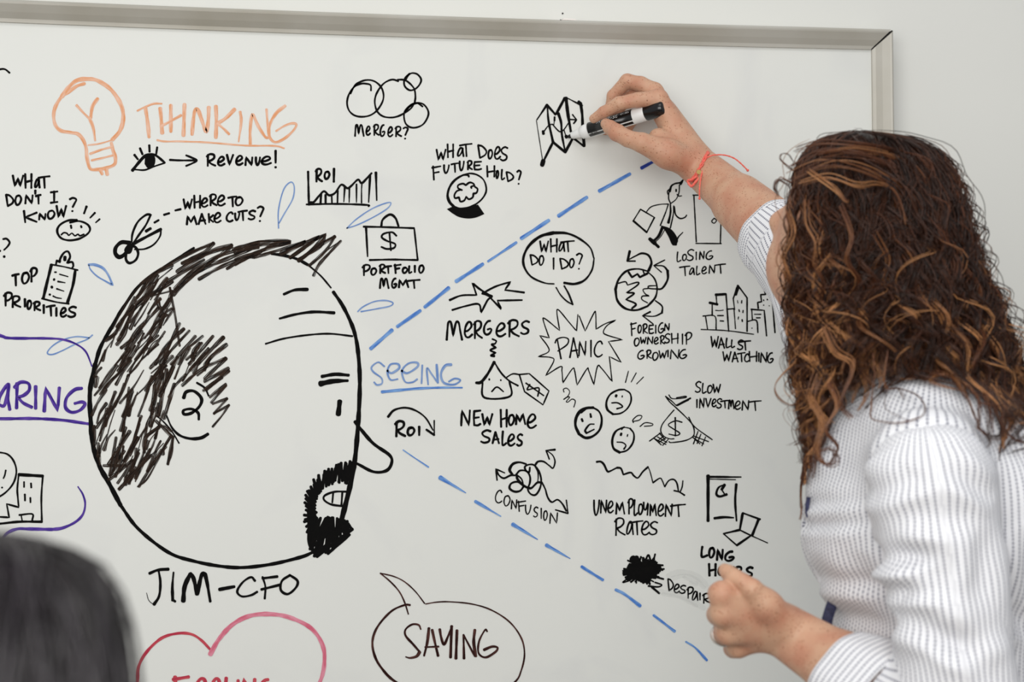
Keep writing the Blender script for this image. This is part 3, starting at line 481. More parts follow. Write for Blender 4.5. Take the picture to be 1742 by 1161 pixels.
for i in range(84):
    a = dr.uniform(0, math.pi*2); b3 = a+math.pi+dr.uniform(-.8, .8); r1 = dr.uniform(.55, 1.02); r2 = dr.uniform(.4, .98)
    d.S("w%d:%f,%f %f,%f" % (dr.choice((13, 17, 22)), 352+165*r1*math.cos(a), 245+125*r1*math.sin(a), 352+165*r2*math.cos(b3), 245+118*r2*math.sin(b3)), 16)
d.S("w60:270,150 330,200 330,300 400,330; w50:300,140 350,330; w60:250,220 420,240; w50:280,260 380,320; w14:440,180 456,112; 370,180 400,120 420,170; w18:430,385 490,435; w12:250,330 190,345 250,300; w16:470,200 520,205; 470,240 530,235; 460,300 525,318; w14:455,345 510,365 480,382 400,375", 16).out('scribble_drawing', 'dense black scribbled blot', K)
D(AG).W("D 556,310,610,420 e 605,355,662,435 S 655,365,712,440 P 712,380,775,480 a 755,412,812,498 I 818,428,832,495 R 842,432,925,522", 13).out('lettering', 'black handwritten word DESPAIR', K)
D(AH).S("w16-30:240,465 365,280; w30:365,280 470,400; w30-38:480,390 585,195; w11:235,475 270,700 310,960; w22-34:370,290 385,480 440,740; w52:305,1025 320,970; w30:310,1000 440,740!; w28-36:440,740 590,865!; w34:590,865 680,700; w34-22:505,385 540,500 550,650 590,860; w46-30:600,195 625,400 660,610; w14-24:625,200 740,260 800,290; w40:755,240 775,260; w36:780,260 800,400 805,540; w28:690,690 820,790; w36:815,670 825,790; w16:320,620 380,540 430,520 450,540 520,610 570,590 640,490; w12:450,530 460,440; w40:318,605 322,638; w24:460,430 458,475; w14:575,590 600,670; w44:600,665 608,680; w20:650,460 725,465; w20:680,400 730,465! 695,510", 18).out('map_drawing', 'black drawn folded map with a route', K)
SM = ink('rubbed_ink_haze', srgb(196, 197, 196), srgb(206, 207, 205)); SM.node_tree.nodes['Principled BSDF'].inputs['Alpha'].default_value = .10
D(AG).S("w48:560,290 650,262 740,270 820,310 880,370; w36:600,310 700,290 790,320 860,390; w42:500,420 620,440 760,500 860,560; w30:520,440 660,470 800,540; w24:690,300 760,340 800,350; w27:740,345 800,365", 14).out('rubbed_smudge', 'faint grey rubbed-out smears round the handwritten word', SM)
# ---------------------------------------------------------------- bodies: smooth implicit surfaces, meshed with OpenVDB
import openvdb as vdb
FH = Vector((math.sin(YAW), math.cos(YAW), 0))     # horizontal direction towards the board
V3 = lambda v: np.array(v, dtype=np.float32)
class Field:
    def __init__(s, lo, hi, vox):
        s.lo = np.array(lo, np.float32); s.vox = vox
        s.n = np.ceil((np.array(hi)-s.lo)/vox).astype(int)+1
        s.g = np.full(s.n, .03, np.float32)
    def put(s, fn, pts, rad, k, sub=False):
        pts = np.array(pts); m = rad+k+s.vox*4+.004
        a = np.clip(((pts.min(0)-m-s.lo)/s.vox).astype(int), 0, s.n); b = np.clip(((pts.max(0)+m-s.lo)/s.vox).astype(int)+2, 0, s.n)
        if (b <= a).any(): return
        ax = [s.lo[i]+s.vox*np.arange(a[i], b[i], dtype=np.float32) for i in range(3)]
        p = np.stack(np.meshgrid(*ax, indexing='ij'), -1)
        d = fn(p); v = s.g[a[0]:b[0], a[1]:b[1], a[2]:b[2]]
        if sub:
            d = -d; h = np.clip(.5+.5*(d-v)/k, 0, 1); v[...] = v*(1-h)+d*h+k*h*(1-h)
        elif k > 0:
            h = np.clip(.5+.5*(v-d)/k, 0, 1); v[...] = v*(1-h)+d*h-k*h*(1-h)
        else: v[...] = np.minimum(v, d)
    def cone(s, a, b, ra, rb, k=.006, flat=None, f=1.0, sub=False):
        a = V3(a); b = V3(b); ab = b-a; L2 = float(ab@ab)+1e-12
        def fn(p):
            pa = p-a; t = np.clip((pa@ab)/L2, 0, 1)[..., None]
            q = pa-t*ab
            if flat is not None:
                n = V3(flat); c = (q@n)[..., None]; q = q+c*n*(1/f-1)
            d = np.sqrt((q*q).sum(-1))-(ra+t[..., 0]*(rb-ra))
            return d*(min(1, f) if flat is not None else 1)
        s.put(fn, [a, b], max(ra, rb)*max(1, f), k, sub)
    def chain(s, pts, rads, k=.004, **kw):
        for i in range(len(pts)-1): s.cone(pts[i], pts[i+1], rads[i], rads[i+1], k, **kw)
    def ell(s, c, r, axes=((1, 0, 0), (0, 1, 0), (0, 0, 1)), k=.006, sub=False):
        c = V3(c); A_ = V3(axes); r = V3(r)
        def fn(p):
            q = (p-c)@A_.T; k0 = np.sqrt(((q/r)**2).sum(-1)); k1 = np.sqrt(((q/(r*r))**2).sum(-1))+1e-9
            return k0*(k0-1)/k1
        s.put(fn, [c], float(max(r)), k, sub)
    def mesh(s, smooth=1):
        g = vdb.FloatGrid(1.0); g.copyFromArray(s.g)
        p, t, q = g.convertToPolygons(isovalue=0, adaptivity=0)
        v = p.astype(np.float32)*s.vox+s.lo
        return v, [tuple(int(i) for i in f[::-1]) for f in q]
def join(parts):
    vs = []; fs = []; n = 0
    for v, f in parts:
        vs.append(v); fs += [tuple(i+n for i in q) for q in f]; n += len(v)
    return np.concatenate(vs), fs
def normals(v, f):
    F_ = np.array(f); n = np.cross(v[F_[:, 2]]-v[F_[:, 0]], v[F_[:, 3]]-v[F_[:, 1]])
    N_ = np.zeros_like(v)
    for k in range(4): np.add.at(N_, F_[:, k], n)
    return N_/(np.linalg.norm(N_, axis=1, keepdims=True)+1e-12)

# skin: warm, freckled
def skin(name, c, pink, freck=True):
    m = mat(name, c, .5, spec=.35, sss=.18); nt = m.node_tree; b = nt.nodes['Principled BSDF']
    tc = nt.nodes.new('ShaderNodeTexCoord')
    n = nt.nodes.new('ShaderNodeTexNoise'); n.inputs['Scale'].default_value = 38; n.inputs['Detail'].default_value = 4
    nt.links.new(tc.outputs['Object'], n.inputs['Vector'])
    r = nt.nodes.new('ShaderNodeMapRange'); r.inputs[1].default_value = .38; r.inputs[2].default_value = .68; nt.links.new(n.outputs[0], r.inputs[0])
    mx = nt.nodes.new('ShaderNodeMix'); mx.data_type = 'RGBA'; mx.inputs[6].default_value = c; mx.inputs[7].default_value = pink
    nt.links.new(r.outputs[0], mx.inputs[0]); last = mx.outputs[2]
    if freck:
        for sc_, thr, colr, amt, cov in ((330, .34, srgb(158, 100, 70), .7, .44), (150, .16, srgb(115, 66, 44), .8, .52)):
            v = nt.nodes.new('ShaderNodeTexVoronoi'); v.inputs['Scale'].default_value = sc_; v.inputs['Randomness'].default_value = 1
            nt.links.new(tc.outputs['Object'], v.inputs['Vector'])
            r1 = nt.nodes.new('ShaderNodeMapRange'); r1.inputs[1].default_value = thr; r1.inputs[2].default_value = thr*.5
            nt.links.new(v.outputs['Distance'], r1.inputs[0])
            n3 = nt.nodes.new('ShaderNodeTexNoise'); n3.inputs['Scale'].default_value = sc_*.35; nt.links.new(tc.outputs['Object'], n3.inputs['Vector'])
            r3 = nt.nodes.new('ShaderNodeMapRange'); r3.inputs[1].default_value = cov; r3.inputs[2].default_value = cov+.06; r3.inputs[4].default_value = amt
            nt.links.new(n3.outputs[0], r3.inputs[0])
            mu = nt.nodes.new('ShaderNodeMath'); mu.operation = 'MULTIPLY'; nt.links.new(r1.outputs[0], mu.inputs[0]); nt.links.new(r3.outputs[0], mu.inputs[1])
            m2 = nt.nodes.new('ShaderNodeMix'); m2.data_type = 'RGBA'; nt.links.new(mu.outputs[0], m2.inputs[0]); nt.links.new(last, m2.inputs[6]); m2.inputs[7].default_value = colr
            last = m2.outputs[2]
    nt.links.new(last, b.inputs['Base Color'])
    n4 = nt.nodes.new('ShaderNodeTexNoise'); n4.inputs['Scale'].default_value = 420; n4.inputs['Detail'].default_value = 3
    mp = nt.nodes.new('ShaderNodeMapping'); nt.links.new(tc.outputs['Object'], mp.inputs[0]); nt.links.new(mp.outputs[0], n4.inputs['Vector'])
    bp = nt.nodes.new('ShaderNodeBump'); bp.inputs['Strength'].default_value = .35; bp.inputs['Distance'].default_value = .0006
    nt.links.new(n4.outputs[0], bp.inputs['Height']); nt.links.new(bp.outputs[0], b.inputs['Normal'])
    return m
m_skin = skin('freckled_skin', srgb(202, 160, 132), srgb(192, 138, 112))

# ------------------------------------------------ the writing woman: joints
f_dir = Vector((-.98, .2, 0)).normalized(); l_dir = Vector((-f_dir.y, f_dir.x, 0)) * 1.0
if l_dir.y > 0: l_dir = -l_dir
l_dir.normalize(); UZ = Vector((0, 0, 1))
Hc_ = P(1461, 396, -.56)
hf = (-RGT*math.cos(R(60))+FH*math.sin(R(60))+UZ*.06).normalized()     # where the face points
hs = hf.cross(UZ).normalized(); hu = hs.cross(hf).normalized()          # side and top of the head
neckb = P(1540, 690, -.60)
ShR, ElR, WrR = P(1448, 650, -.43), P(1354, 430, -.275), P(1190, 284, -.088)
ShL, ElL, WrL = P(1582, 800, -.765), P(1650, 1275, -.79), P(1338, 1076, -.635)

def finger(F_, pts, r, k=.0025): F_.chain([P(*q) for q in pts], r, k)
# right hand and forearm
lo = [min(P(x, y, Y)[i] for x in (960, 1400) for y in (90, 470) for Y in (0, -.33))-.01 for i in range(3)]
hi = [max(P(x, y, Y)[i] for x in (960, 1400) for y in (90, 470) for Y in (0, -.33))+.01 for i in range(3)]
hi[1] = .0; F1 = Field((lo[0], -.33, lo[2]), (hi[0], 0.004, hi[2]), .0013)
vdir = (WrR-CAM).normalized()
ax = (ElR-WrR).normalized(); pn = (vdir-ax*vdir.dot(ax)).normalized()
F1.cone(WrR, ElR, .0238, .0375, .006, flat=pn, f=.82)
F1.cone(WrR+ax*.10, ElR, .031, .039, .010, flat=pn, f=.9)
mcp = {'i': (1120, 169, -.078), 'm': (1113, 156, -.056), 'r': (1115, 163, -.036), 'l': (1122, 182, -.022)}
W0 = P(1178, 270, -.082)
for kx, r0, r1 in (('i', .0165, .0120), ('m', .016, .0115), ('r', .016, .011), ('l', .015, .010)):
    F1.cone(W0, P(*mcp[kx]), r0, r1, .010)
F1.cone(P(1178, 266, -.082), P(1132, 196, -.066), .0175, .014, .008)
F1.chain([P(1172, 276, -.094), P(1136, 262, -.106), P(1092, 243, -.108)], [.019, .0165, .0122], .009)   # thenar
F1.chain([P(1165, 262, -.085), P(1120, 235, -.088)], [.016, .012], .010)
F1.chain([P(1092, 243, -.108), P(1068, 236, -.100), P(1050, 226, -.088), P(1038, 217, -.076), P(1031, 211, -.069)], [.0118, .0100, .0104, .0088, .0068], .002)
finger(F1, [(1120, 169, -.078), (1085, 170, -.077), (1053, 176, -.070), (1027, 191, -.057), (1010, 202, -.047)], [.0115, .0088, .0082, .0070, .0056])
F1.ell(P(1120, 168, -.080), (.011, .0105, .011), k=.004)
finger(F1, [(1112, 156, -.056), (1090, 143, -.052), (1067, 138, -.044), (1043, 163, -.030), (1030, 222, -.0155)], [.0115, .0092, .0088, .0074, .0060])
finger(F1, [(1115, 163, -.036), (1086, 156, -.032), (1070, 166, -.026), (1052, 186, -.018), (1048, 214, -.0125)], [.011, .0088, .0078, .0068, .0058])
finger(F1, [(1122, 182, -.022), (1102, 186, -.020), (1086, 196, -.017), (1072, 210, -.0125), (1066, 226, -.0105)], [.010, .0078, .007, .0062, .0054])
# left hand and forearm
F2 = Field(tuple(min(P(x, y, Y)[i] for x in (1190, 1680) for y in (940, 1300) for Y in (-.54, -.83))-.01 if i != 1 else -.84 for i in range(3)),
           tuple(max(P(x, y, Y)[i] for x in (1190, 1680) for y in (940, 1300) for Y in (-.54, -.83))+.01 if i != 1 else -.54 for i in range(3)), .0014)
vd2 = (WrL-CAM).normalized(); ax2 = (ElL-WrL).normalized(); pn2 = (vd2-ax2*vd2.dot(ax2)).normalized()
F2.cone(WrL, ElL, .0252, .042, .01, flat=pn2, f=.8)
F2.cone(WrL+ax2*.07, ElL, .030, .042, .012, flat=pn2, f=.9)
W2 = P(1328, 1068, -.635)
m2_ = {'i': (1229, 1012, -.652), 'm': (1231, 1044, -.648), 'r': (1240, 1076, -.636), 'l': (1256, 1100, -.618)}
for kx, r0, r1 in (('i', .0165, .0125), ('m', .016, .0125), ('r', .016, .012), ('l', .0155, .011)):
    F2.cone(W2, P(*m2_[kx]), r0, r1, .010)
F2.chain([P(1332, 1060, -.65), P(1305, 1030, -.660), P(1280, 1003, -.664)], [.017, .0125, .0096], .009)
F2.cone(P(1318, 1052, -.640), P(1262, 1026, -.645), .015, .011, .008)
F2.chain([P(1280, 1003, -.664), P(1264, 991, -.660), P(1250, 984, -.652), P(1239, 975, -.642), P(1233, 970, -.637)], [.0096, .0080, .0084, .0074, .0060], .0016)
finger(F2, [(1229, 1012, -.652), (1224, 1012, -.628), (1222, 1010, -.608), (1240, 1004, -.592), (1258, 1002, -.600)], [.0124, .0104, .0096, .0082, .0068])
finger(F2, [(1231, 1044, -.648), (1222, 1046, -.622), (1220, 1046, -.600), (1244, 1042, -.582), (1264, 1040, -.596)], [.0124, .0104, .0096, .0082, .0068])
finger(F2, [(1240, 1076, -.636), (1228, 1080, -.612), (1226, 1080, -.592), (1250, 1076, -.574), (1268, 1072, -.588)], [.012, .0100, .0092, .008, .0066])
finger(F2, [(1256, 1100, -.618), (1248, 1104, -.598), (1246, 1104, -.582), (1262, 1100, -.568), (1278, 1094, -.580)], [.0108, .0088, .0082, .0072, .006])
# trunk, head, neck, upper arms (mostly under cloth and hair)
floorz = 0.0
pel = Vector((P(1600, 1300, -.56).x, -.56, .96))
F3 = Field((pel.x-.42, -1.0, .80), (pel.x+.32, -.12, 1.80), .0042)
chest = P(1590, 880, -.60); waist = P(1605, 1080, -.58)
fl = dict(flat=tuple(f_dir), f=.66)
F3.cone(chest-UZ*.01, waist, .120, .110, .03, **fl); F3.cone(waist, pel+UZ*.05, .110, .108, .03, flat=tuple(f_dir), f=.72)
for s_ in (-1, 1): F3.ell(chest+f_dir*.045+l_dir*s_*.07-UZ*.02, (.045, .045, .045), k=.02)
F3.cone(neckb, chest-UZ*.03, .042, .08, .02, **fl)
F3.cone(neckb-UZ*.03, ShL-UZ*.02, .034, .030, .015); F3.cone(neckb-UZ*.03, ShR, .034, .030, .015)
F3.cone(ShL-UZ*.02, ElL, .036, .034, .015); F3.cone(ShR, ElR, .036, .034, .015)
F3.cone(Hc_-hu*.055-hf*.02, neckb, .047, .055, .02)
upper = F3.mesh()
F5 = Field((Hc_.x-.16, Hc_.y-.16, Hc_.z-.24), (Hc_.x+.16, Hc_.y+.16, Hc_.z+.14), .0022)
AX = (tuple(hf), tuple(hs), tuple(hu))
F5.ell(Hc_, (.084, .069, .082), AX, .01)
F5.ell(Hc_+hf*.030-hu*.035, (.064, .060, .088), AX, .02)
F5.ell(Hc_+hf*.055-hu*.093, (.026, .028, .022), AX, .022)                 # chin
for s_ in (-1, 1):
    F5.cone(Hc_-hf*.005+hs*s_*.060-hu*.055, Hc_+hf*.050+hs*s_*.018-hu*.100, .014, .014, .02)      # jaw
    F5.ell(Hc_+hf*.062+hs*s_*.037-hu*.034, (.024, .021, .030), AX, .018)  # cheek
    F5.ell(Hc_+hf*.076+hs*s_*.026+hu*.012, (.014, .025, .014), AX, .014)  # brow
    F5.ell(Hc_+hf*.094+hs*s_*.031-hu*.008, (.012, .016, .011), AX, .006, sub=True)
    F5.ell(Hc_+hf*.078+hs*s_*.031-hu*.009, (.0125, .0125, .0125), AX, .003)
    F5.ell(Hc_-hf*.008+hs*s_*.076-hu*.012, (.018, .006, .030), AX, .004); F5.ell(Hc_-hf*.006+hs*s_*.083-hu*.010, (.010, .004, .018), AX, .003, sub=True)
F5.cone(Hc_+hf*.090-hu*.002, Hc_+hf*.112-hu*.042, .006, .0095, .008); F5.ell(Hc_+hf*.104-hu*.046, (.010, .015, .007), AX, .006)
F5.ell(Hc_+hf*.094-hu*.068, (.009, .022, .0045), AX, .004); F5.ell(Hc_+hf*.092-hu*.077, (.009, .019, .0055), AX, .003)
F5.cone(Hc_-hu*.055-hf*.02, Hc_-hu*.055-hf*.02+(neckb-(Hc_-hu*.055-hf*.02))*.75, .050, .050, .02)
headm = F5.mesh()
F4 = Field((pel.x-.25, -.86, -.01), (pel.x+.25, -.26, .98), .0075)
an = {}
for s_ in (-1, 1):
    hip = pel+l_dir*s_*.085-UZ*.03; kn = Vector((pel.x, pel.y, .50))+l_dir*s_*.10+f_dir*.03; akl = Vector((pel.x, pel.y, .09))+l_dir*s_*.11-f_dir*.03
    an[s_] = (hip, kn, akl)
    F4.chain([hip, kn, akl], [.066, .05, .032], .02)
    F4.cone(akl-UZ*.045, akl+f_dir*.14-UZ*.05, .03, .024, .02)
F4.cone(pel+l_dir*.05, pel-l_dir*.05, .070, .070, .015)
woman = empty('person', (pel.x, pel.y, 0), 'standing person with long curly brown hair and pinstriped white shirt, writing on the whiteboard', 'person')
F1v, F1f = F1.mesh()
bv, bf = join([(F1v, F1f), F2.mesh(), upper, headm, F4.mesh()])
body = mesh_obj('body', bv, bf, m_skin, woman, smooth=True)
# nails
m_nail = mat('fingernail', srgb(232, 190, 172), .3, spec=.5)
def nail(c, tipd, up, L_=.0095, W_=.008):
    tipd = Vector(tipd).normalized(); up = Vector(up); up = (up-tipd*up.dot(tipd)).normalized(); sd = tipd.cross(up)
    vs = []; fs = []
    for i in range(6):
        u = i/5; wid = W_/2*(1 if u < .75 else 1-.35*((u-.75)/.25))
        for j in range(5):
            v = j/4*2-1
            vs.append(c+tipd*(u-.5)*L_+sd*v*wid-up*(.0016*v*v+.0006*u*u))
    n = len(vs)
    for i in range(n): vs.append(vs[i]-up*.0009)
    for i in range(5):
        for j in range(4):
            a = i*5+j; fs.append((a, a+1, a+6, a+5)); fs.append((n+a, n+a+5, n+a+6, n+a+1))
    for i in range(5): fs += [(i*5, (i+1)*5, n+(i+1)*5, n+i*5), (i*5+4, n+i*5+4, n+(i+1)*5+4, (i+1)*5+4)]
    for j in range(4): fs += [(j, n+j, n+j+1, j+1), (25+j, 26+j, n+26+j, n+25+j)]
    return mesh_obj('fingernail', vs, fs, m_nail, woman, smooth=True)
a_ = P(1038, 217, -.076); b_ = P(1031, 211, -.069)
nail(P(1033.5, 212.5, -.0765)+Vector((0, -.0006, 0)), b_-a_, Vector((-.55, -.8, .15)), .011, .010)
a_ = P(1027, 191, -.057); b_ = P(1010, 202, -.047)
nail(P(1011, 197, -.0515), b_-a_, Vector((-.35, -.5, .75)), .009, .0075)
nail(P(1234.5, 966.5, -.6395), P(1233, 970, -.637)-P(1250, 984, -.652), Vector((-.1, .2, 1)), .011, .010)
# eyes and brows, lips are skin; lashes left to the hair
m_eye = mat('eye_white', srgb(235, 232, 228), .15)
m_iris = mat('iris', srgb(70, 50, 36), .2)
for s_ in (-1, 1):
    bm = bmesh.new(); bmesh.ops.create_uvsphere(bm, u_segments=20, v_segments=12, radius=.0118)
    me = bpy.data.meshes.new('eye'); bm.to_mesh(me); bm.free(); me.materials.append(m_eye); me.polygons.foreach_set('use_smooth', [True]*len(me.polygons))
    o = bpy.data.objects.new('eye', me); col.objects.link(o); o.parent = woman; o.matrix_parent_inverse = woman.matrix_basis.inverted(); o.location = Hc_+hf*.0795+hs*s_*.031-hu*.009
    bm = bmesh.new(); bmesh.ops.create_uvsphere(bm, u_segments=16, v_segments=8, radius=.0055); bmesh.ops.scale(bm, verts=bm.verts, vec=(1, 1, .35))
    me = bpy.data.meshes.new('iris'); bm.to_mesh(me); bm.free(); me.materials.append(m_iris)
    i_ = bpy.data.objects.new('iris', me); col.objects.link(i_); i_.parent = o
    i_.location = hf*.0105; i_.rotation_euler = hf.to_track_quat('Z', 'Y').to_euler()
# ------------------------------------------------ shirt
def shirt_mat():
    m = bpy.data.materials.new('pinstripe_cotton'); m.use_nodes = True; nt = m.node_tree; b = nt.nodes['Principled BSDF']
    b.inputs['Roughness'].default_value = .85; b.inputs['Specular IOR Level'].default_value = .15
    uv = nt.nodes.new('ShaderNodeUVMap'); uv.uv_map = 'UVMap'; sp = nt.nodes.new('ShaderNodeSeparateXYZ'); nt.links.new(uv.outputs[0], sp.inputs[0])
    def M_(op, a, b_=None, c=None):
        n = nt.nodes.new('ShaderNodeMath'); n.operation = op
        for i, v in enumerate((a, b_, c)):
            if v is None: continue
            if isinstance(v, (int, float)): n.inputs[i].default_value = v
            else: nt.links.new(v, n.inputs[i])
        return n.outputs[0]
    u = M_('MULTIPLY', sp.outputs[0], 1/.0062); v = M_('MULTIPLY', sp.outputs[1], 1/.0034)
    fu = M_('FRACT', u); iu = M_('FLOOR', u); fv = M_('FRACT', M_('ADD', v, M_('MULTIPLY', iu, .5)))
    du = M_('ABSOLUTE', M_('SUBTRACT', fu, .5)); dv = M_('ABSOLUTE', M_('SUBTRACT', fv, .5))
    mu = M_('SUBTRACT', 1, M_('SMOOTHSTEP', du, .10, .17)) if False else M_('LESS_THAN', du, .14)
    mv = M_('LESS_THAN', dv, .30)
    k = M_('MULTIPLY', mu, M_('MULTIPLY_ADD', mv, .75, .12))
    mx = nt.nodes.new('ShaderNodeMix'); mx.data_type = 'RGBA'; mx.inputs[6].default_value = srgb(236, 236, 239); mx.inputs[7].default_value = srgb(60, 62, 94)
    nt.links.new(k, mx.inputs[0]); nt.links.new(mx.outputs[2], b.inputs['Base Color'])
    tc = nt.nodes.new('ShaderNodeTexCoord'); n = nt.nodes.new('ShaderNodeTexNoise'); n.inputs['Scale'].default_value = 55; n.inputs['Detail'].default_value = 3
    nt.links.new(tc.outputs['Object'], n.inputs['Vector']); bp = nt.nodes.new('ShaderNodeBump'); bp.inputs['Strength'].default_value = .25; bp.inputs['Distance'].default_value = .003
    nt.links.new(n.outputs[0], bp.inputs['Height']); nt.links.new(bp.outputs[0], b.inputs['Normal'])
    return m
m_shirt = shirt_mat()
m_navy = mat('navy_lining', srgb(34, 36, 62), .8, var=(300, srgb(60, 62, 95)))
def wrinkle(v, N_, amp, freq, stretch, sdir, seed=0.0, extra=None):
    """cloth folds: ridged noise, drawn out along sdir"""
    sd = np.array(sdir, float); out = v.copy()
    c = v@sd; q = (v-np.outer(c, sd)*(1-stretch))*freq
    for i in range(len(v)):
        p = Vector((q[i, 0]+seed, q[i, 1], q[i, 2]))
        wv = noise.noise(p*.6+Vector((9, 3, 1)))
        n = noise.noise(p+Vector((wv, wv, -wv))*1.2)
        r = 1-abs(n)*2.6
        a = amp*(max(r, -.5)*.55+.45*noise.noise(p*2.3))
        if extra is not None: a += extra(v[i])
        out[i] += N_[i]*a
    return out
def tube_uv(v, a, b, ref, rad):
    a = np.array(a); b = np.array(b); ax_ = (b-a)/np.linalg.norm(b-a); r_ = np.array(ref); r_ = r_-ax_*(r_@ax_); r_ /= np.linalg.norm(r_); s_ = np.cross(ax_, r_)
    q = v-a; return np.stack([np.arctan2(q@s_, q@r_)*rad, q@ax_], 1)
def clip_mesh(v, f, keep):
    """drop faces whose corners fail keep(v) -> bool array"""
    k = keep(v); fs = [q for q in f if all(k[i] for i in q)]
    used = np.unique(np.array(fs)); mp = -np.ones(len(v), int); mp[used] = np.arange(len(used))
    return v[used], [tuple(int(mp[i]) for i in q) for q in fs]
# torso of the shirt
FT = Field((pel.x-.34, -.98, .84), (pel.x+.30, -.22, 1.62), .0036)
hem = pel-UZ*.07
FT.cone(chest-UZ*.01, waist-UZ*.0, .160, .142, .03, flat=tuple(f_dir), f=.68)
FT.cone(waist, hem, .142, .186, .03, flat=tuple(f_dir), f=.72)
FT.ell(chest+f_dir*.052-UZ*.012, (.055, .125, .080), (tuple(f_dir), tuple(l_dir), (0, 0, 1)), .035)
FT.cone(chest+f_dir*.078+UZ*.075, chest+f_dir*.074-UZ*.02, .036, .044, .03, flat=tuple(l_dir), f=1.6)
FT.ell(chest-f_dir*.045-UZ*.005, (.085, .150, .105), (tuple(f_dir), tuple(l_dir), (0, 0, 1)), .03)
FT.cone(neckb-UZ*.035, chest-UZ*.0, .056, .12, .03, flat=tuple(f_dir), f=.75)
FT.cone(neckb-UZ*.02, ShL+UZ*.004+(neckb-ShL)*.12, .050, .046, .03); FT.cone(neckb-UZ*.02, ShR, .052, .058, .03)
tv, tf = FT.mesh()
k0 = hem.z+.02
tv, tf = clip_mesh(tv, tf, lambda v: v[:, 2] > k0)
Nn = normals(tv, tf)
def bustfold(p): return 0
# sleeves
def sleeve(sh, el, cuffp, r0, r1, r2, amp, ref, seed, fold, capoff):
    pts = [sh, el, cuffp]; lo_ = [min(p[i] for p in pts)-.09 for i in range(3)]; hi_ = [max(p[i] for p in pts)+.09 for i in range(3)]
    Fs = Field(lo_, hi_, .0022)
    Fs.cone(sh, el, r0, r1, .01); Fs.cone(el, cuffp, r1*.98, r2, .03)
    v, f = Fs.mesh(); ca = (cuffp-el).normalized()
    cpv = V3(cuffp); cav = V3(ca)
    v, f = clip_mesh(v, f, lambda p: (((p-cpv)@cav) < -.001) | (np.linalg.norm(p-cpv, axis=1) > .085))
    N_ = normals(v, f); a1 = V3(sh); a2 = V3(el)
    v2 = wrinkle(v, N_, amp, 15, .45, tuple(((el-sh).normalized()+Vector(ref)*.9).normalized()), seed, fold)
    d1 = (el-sh).normalized(); L1 = (el-sh).length
    uva = tube_uv(v, sh, el, ref, .052); uvb = tube_uv(v, el, cuffp, ref, .046); uvb[:, 1] += L1
    dist = (v-a2)@V3(((cuffp-el).normalized()-d1*-1).normalized())
    uvm = np.where(((v-a2)@V3((cuffp-el).normalized()-(sh-el).normalized()) > 0)[:, None], uvb, uva)
    o = mesh_obj('sleeve', v2, f, m_shirt, shirt, smooth=True, uv=uvm)
    return Fs, v2, f
cuffL = P(1492, 1166, -.715)+(ElL-WrL).normalized()*.012
def make_fold(lst, yy):
    segs = [(np.array(P(x1, y1, yy)), np.array(P(x2, y2, yy)), w_, h_) for (x1, y1, x2, y2, w_, h_) in lst]
    def fn(p):
        s = 0; p = np.array(p)
        if p[1] > yy+.16: return 0
        for a, b, w_, h_ in segs:
            ab = b-a; pp = p-a; pp[1] = 0; ab = ab.copy(); ab[1] = 0
            t = (pp@ab)/(ab@ab)
            if t < -.05 or t > 1.05: continue
            d = np.linalg.norm(pp-ab*t); s_ = pp[0]*ab[2]-pp[2]*ab[0]; d = d if s_ > 0 else -d
            env = math.sin(math.pi*min(max((t+.05)/1.1, 0), 1))
            s += h_*1.45*env*(math.exp(-(d/w_)**2)-.8*math.exp(-((d-w_*1.5)/(w_*.8))**2)-.5*math.exp(-((d+w_*1.9)/w_)**2))
        return s
    return fn
foldL = make_fold([(1478, 905, 1600, 985, .011, .0042), (1490, 975, 1580, 930, .008, .003), (1480, 850, 1560, 805, .010, .0035), (1520, 1035, 1650, 1130, .010, .0045),
    (1590, 795, 1680, 850, .010, .0035), (1510, 1010, 1600, 1000, .008, .003), (1500, 885, 1640, 880, .012, .0025), (1560, 1110, 1690, 1060, .012, .003), (1660, 900, 1640, 1060, .013, .0028)], -.80)
foldT = make_fold([(1385, 872, 1490, 850, .007, .003), (1395, 905, 1500, 885, .007, .003), (1400, 945, 1500, 985, .008, .0035), (1440, 985, 1530, 1005, .007, .0035), (1420, 1030, 1540, 1075, .008, .004),
    (1470, 930, 1510, 1000, .007, .003), (1710, 900, 1742, 1010, .012, .004), (1705, 1030, 1742, 1080, .01, .004), (1470, 720, 1400, 800, .010, .003)], -.72)
tv2 = wrinkle(tv, Nn, .0065, 8.5, .55, tuple((l_dir+UZ*.7).normalized()), 3.0, foldT)
axs = V3(chest); q = tv-axs
ang = np.arctan2(q@V3(f_dir), q@V3(l_dir))          # seam on the far side
rh = .14
uvt = np.stack([(ang*.5+np.sin(ang)*.5)*.15, tv[:, 2]], 1)
shirt = mesh_obj('shirt', tv2, tf, m_shirt, woman, smooth=True, uv=uvt)
shirt['label'] = 'white shirt with fine navy dashed pinstripes'
def thick(o, t):
    md = o.modifiers.new('thickness', 'SOLIDIFY'); md.thickness = t; md.offset = -1
thick(shirt, .0012)
slL_field, slv, slf = sleeve(ShL+(ElL-ShL).normalized()*.016, ElL, cuffL, .0590, .0475, .040, .0035, tuple(Vector((.3, 1, 0)).normalized()), 1.0, foldL, 0)
fa = (WrR-ElR).normalized()
cuffR = ElR+fa*.052
sleeve(ShR, ElR, cuffR-fa*.008, .054, .046, .043, .003, tuple(Vector((1, .2, .3)).normalized()), 5.0, None, 0)
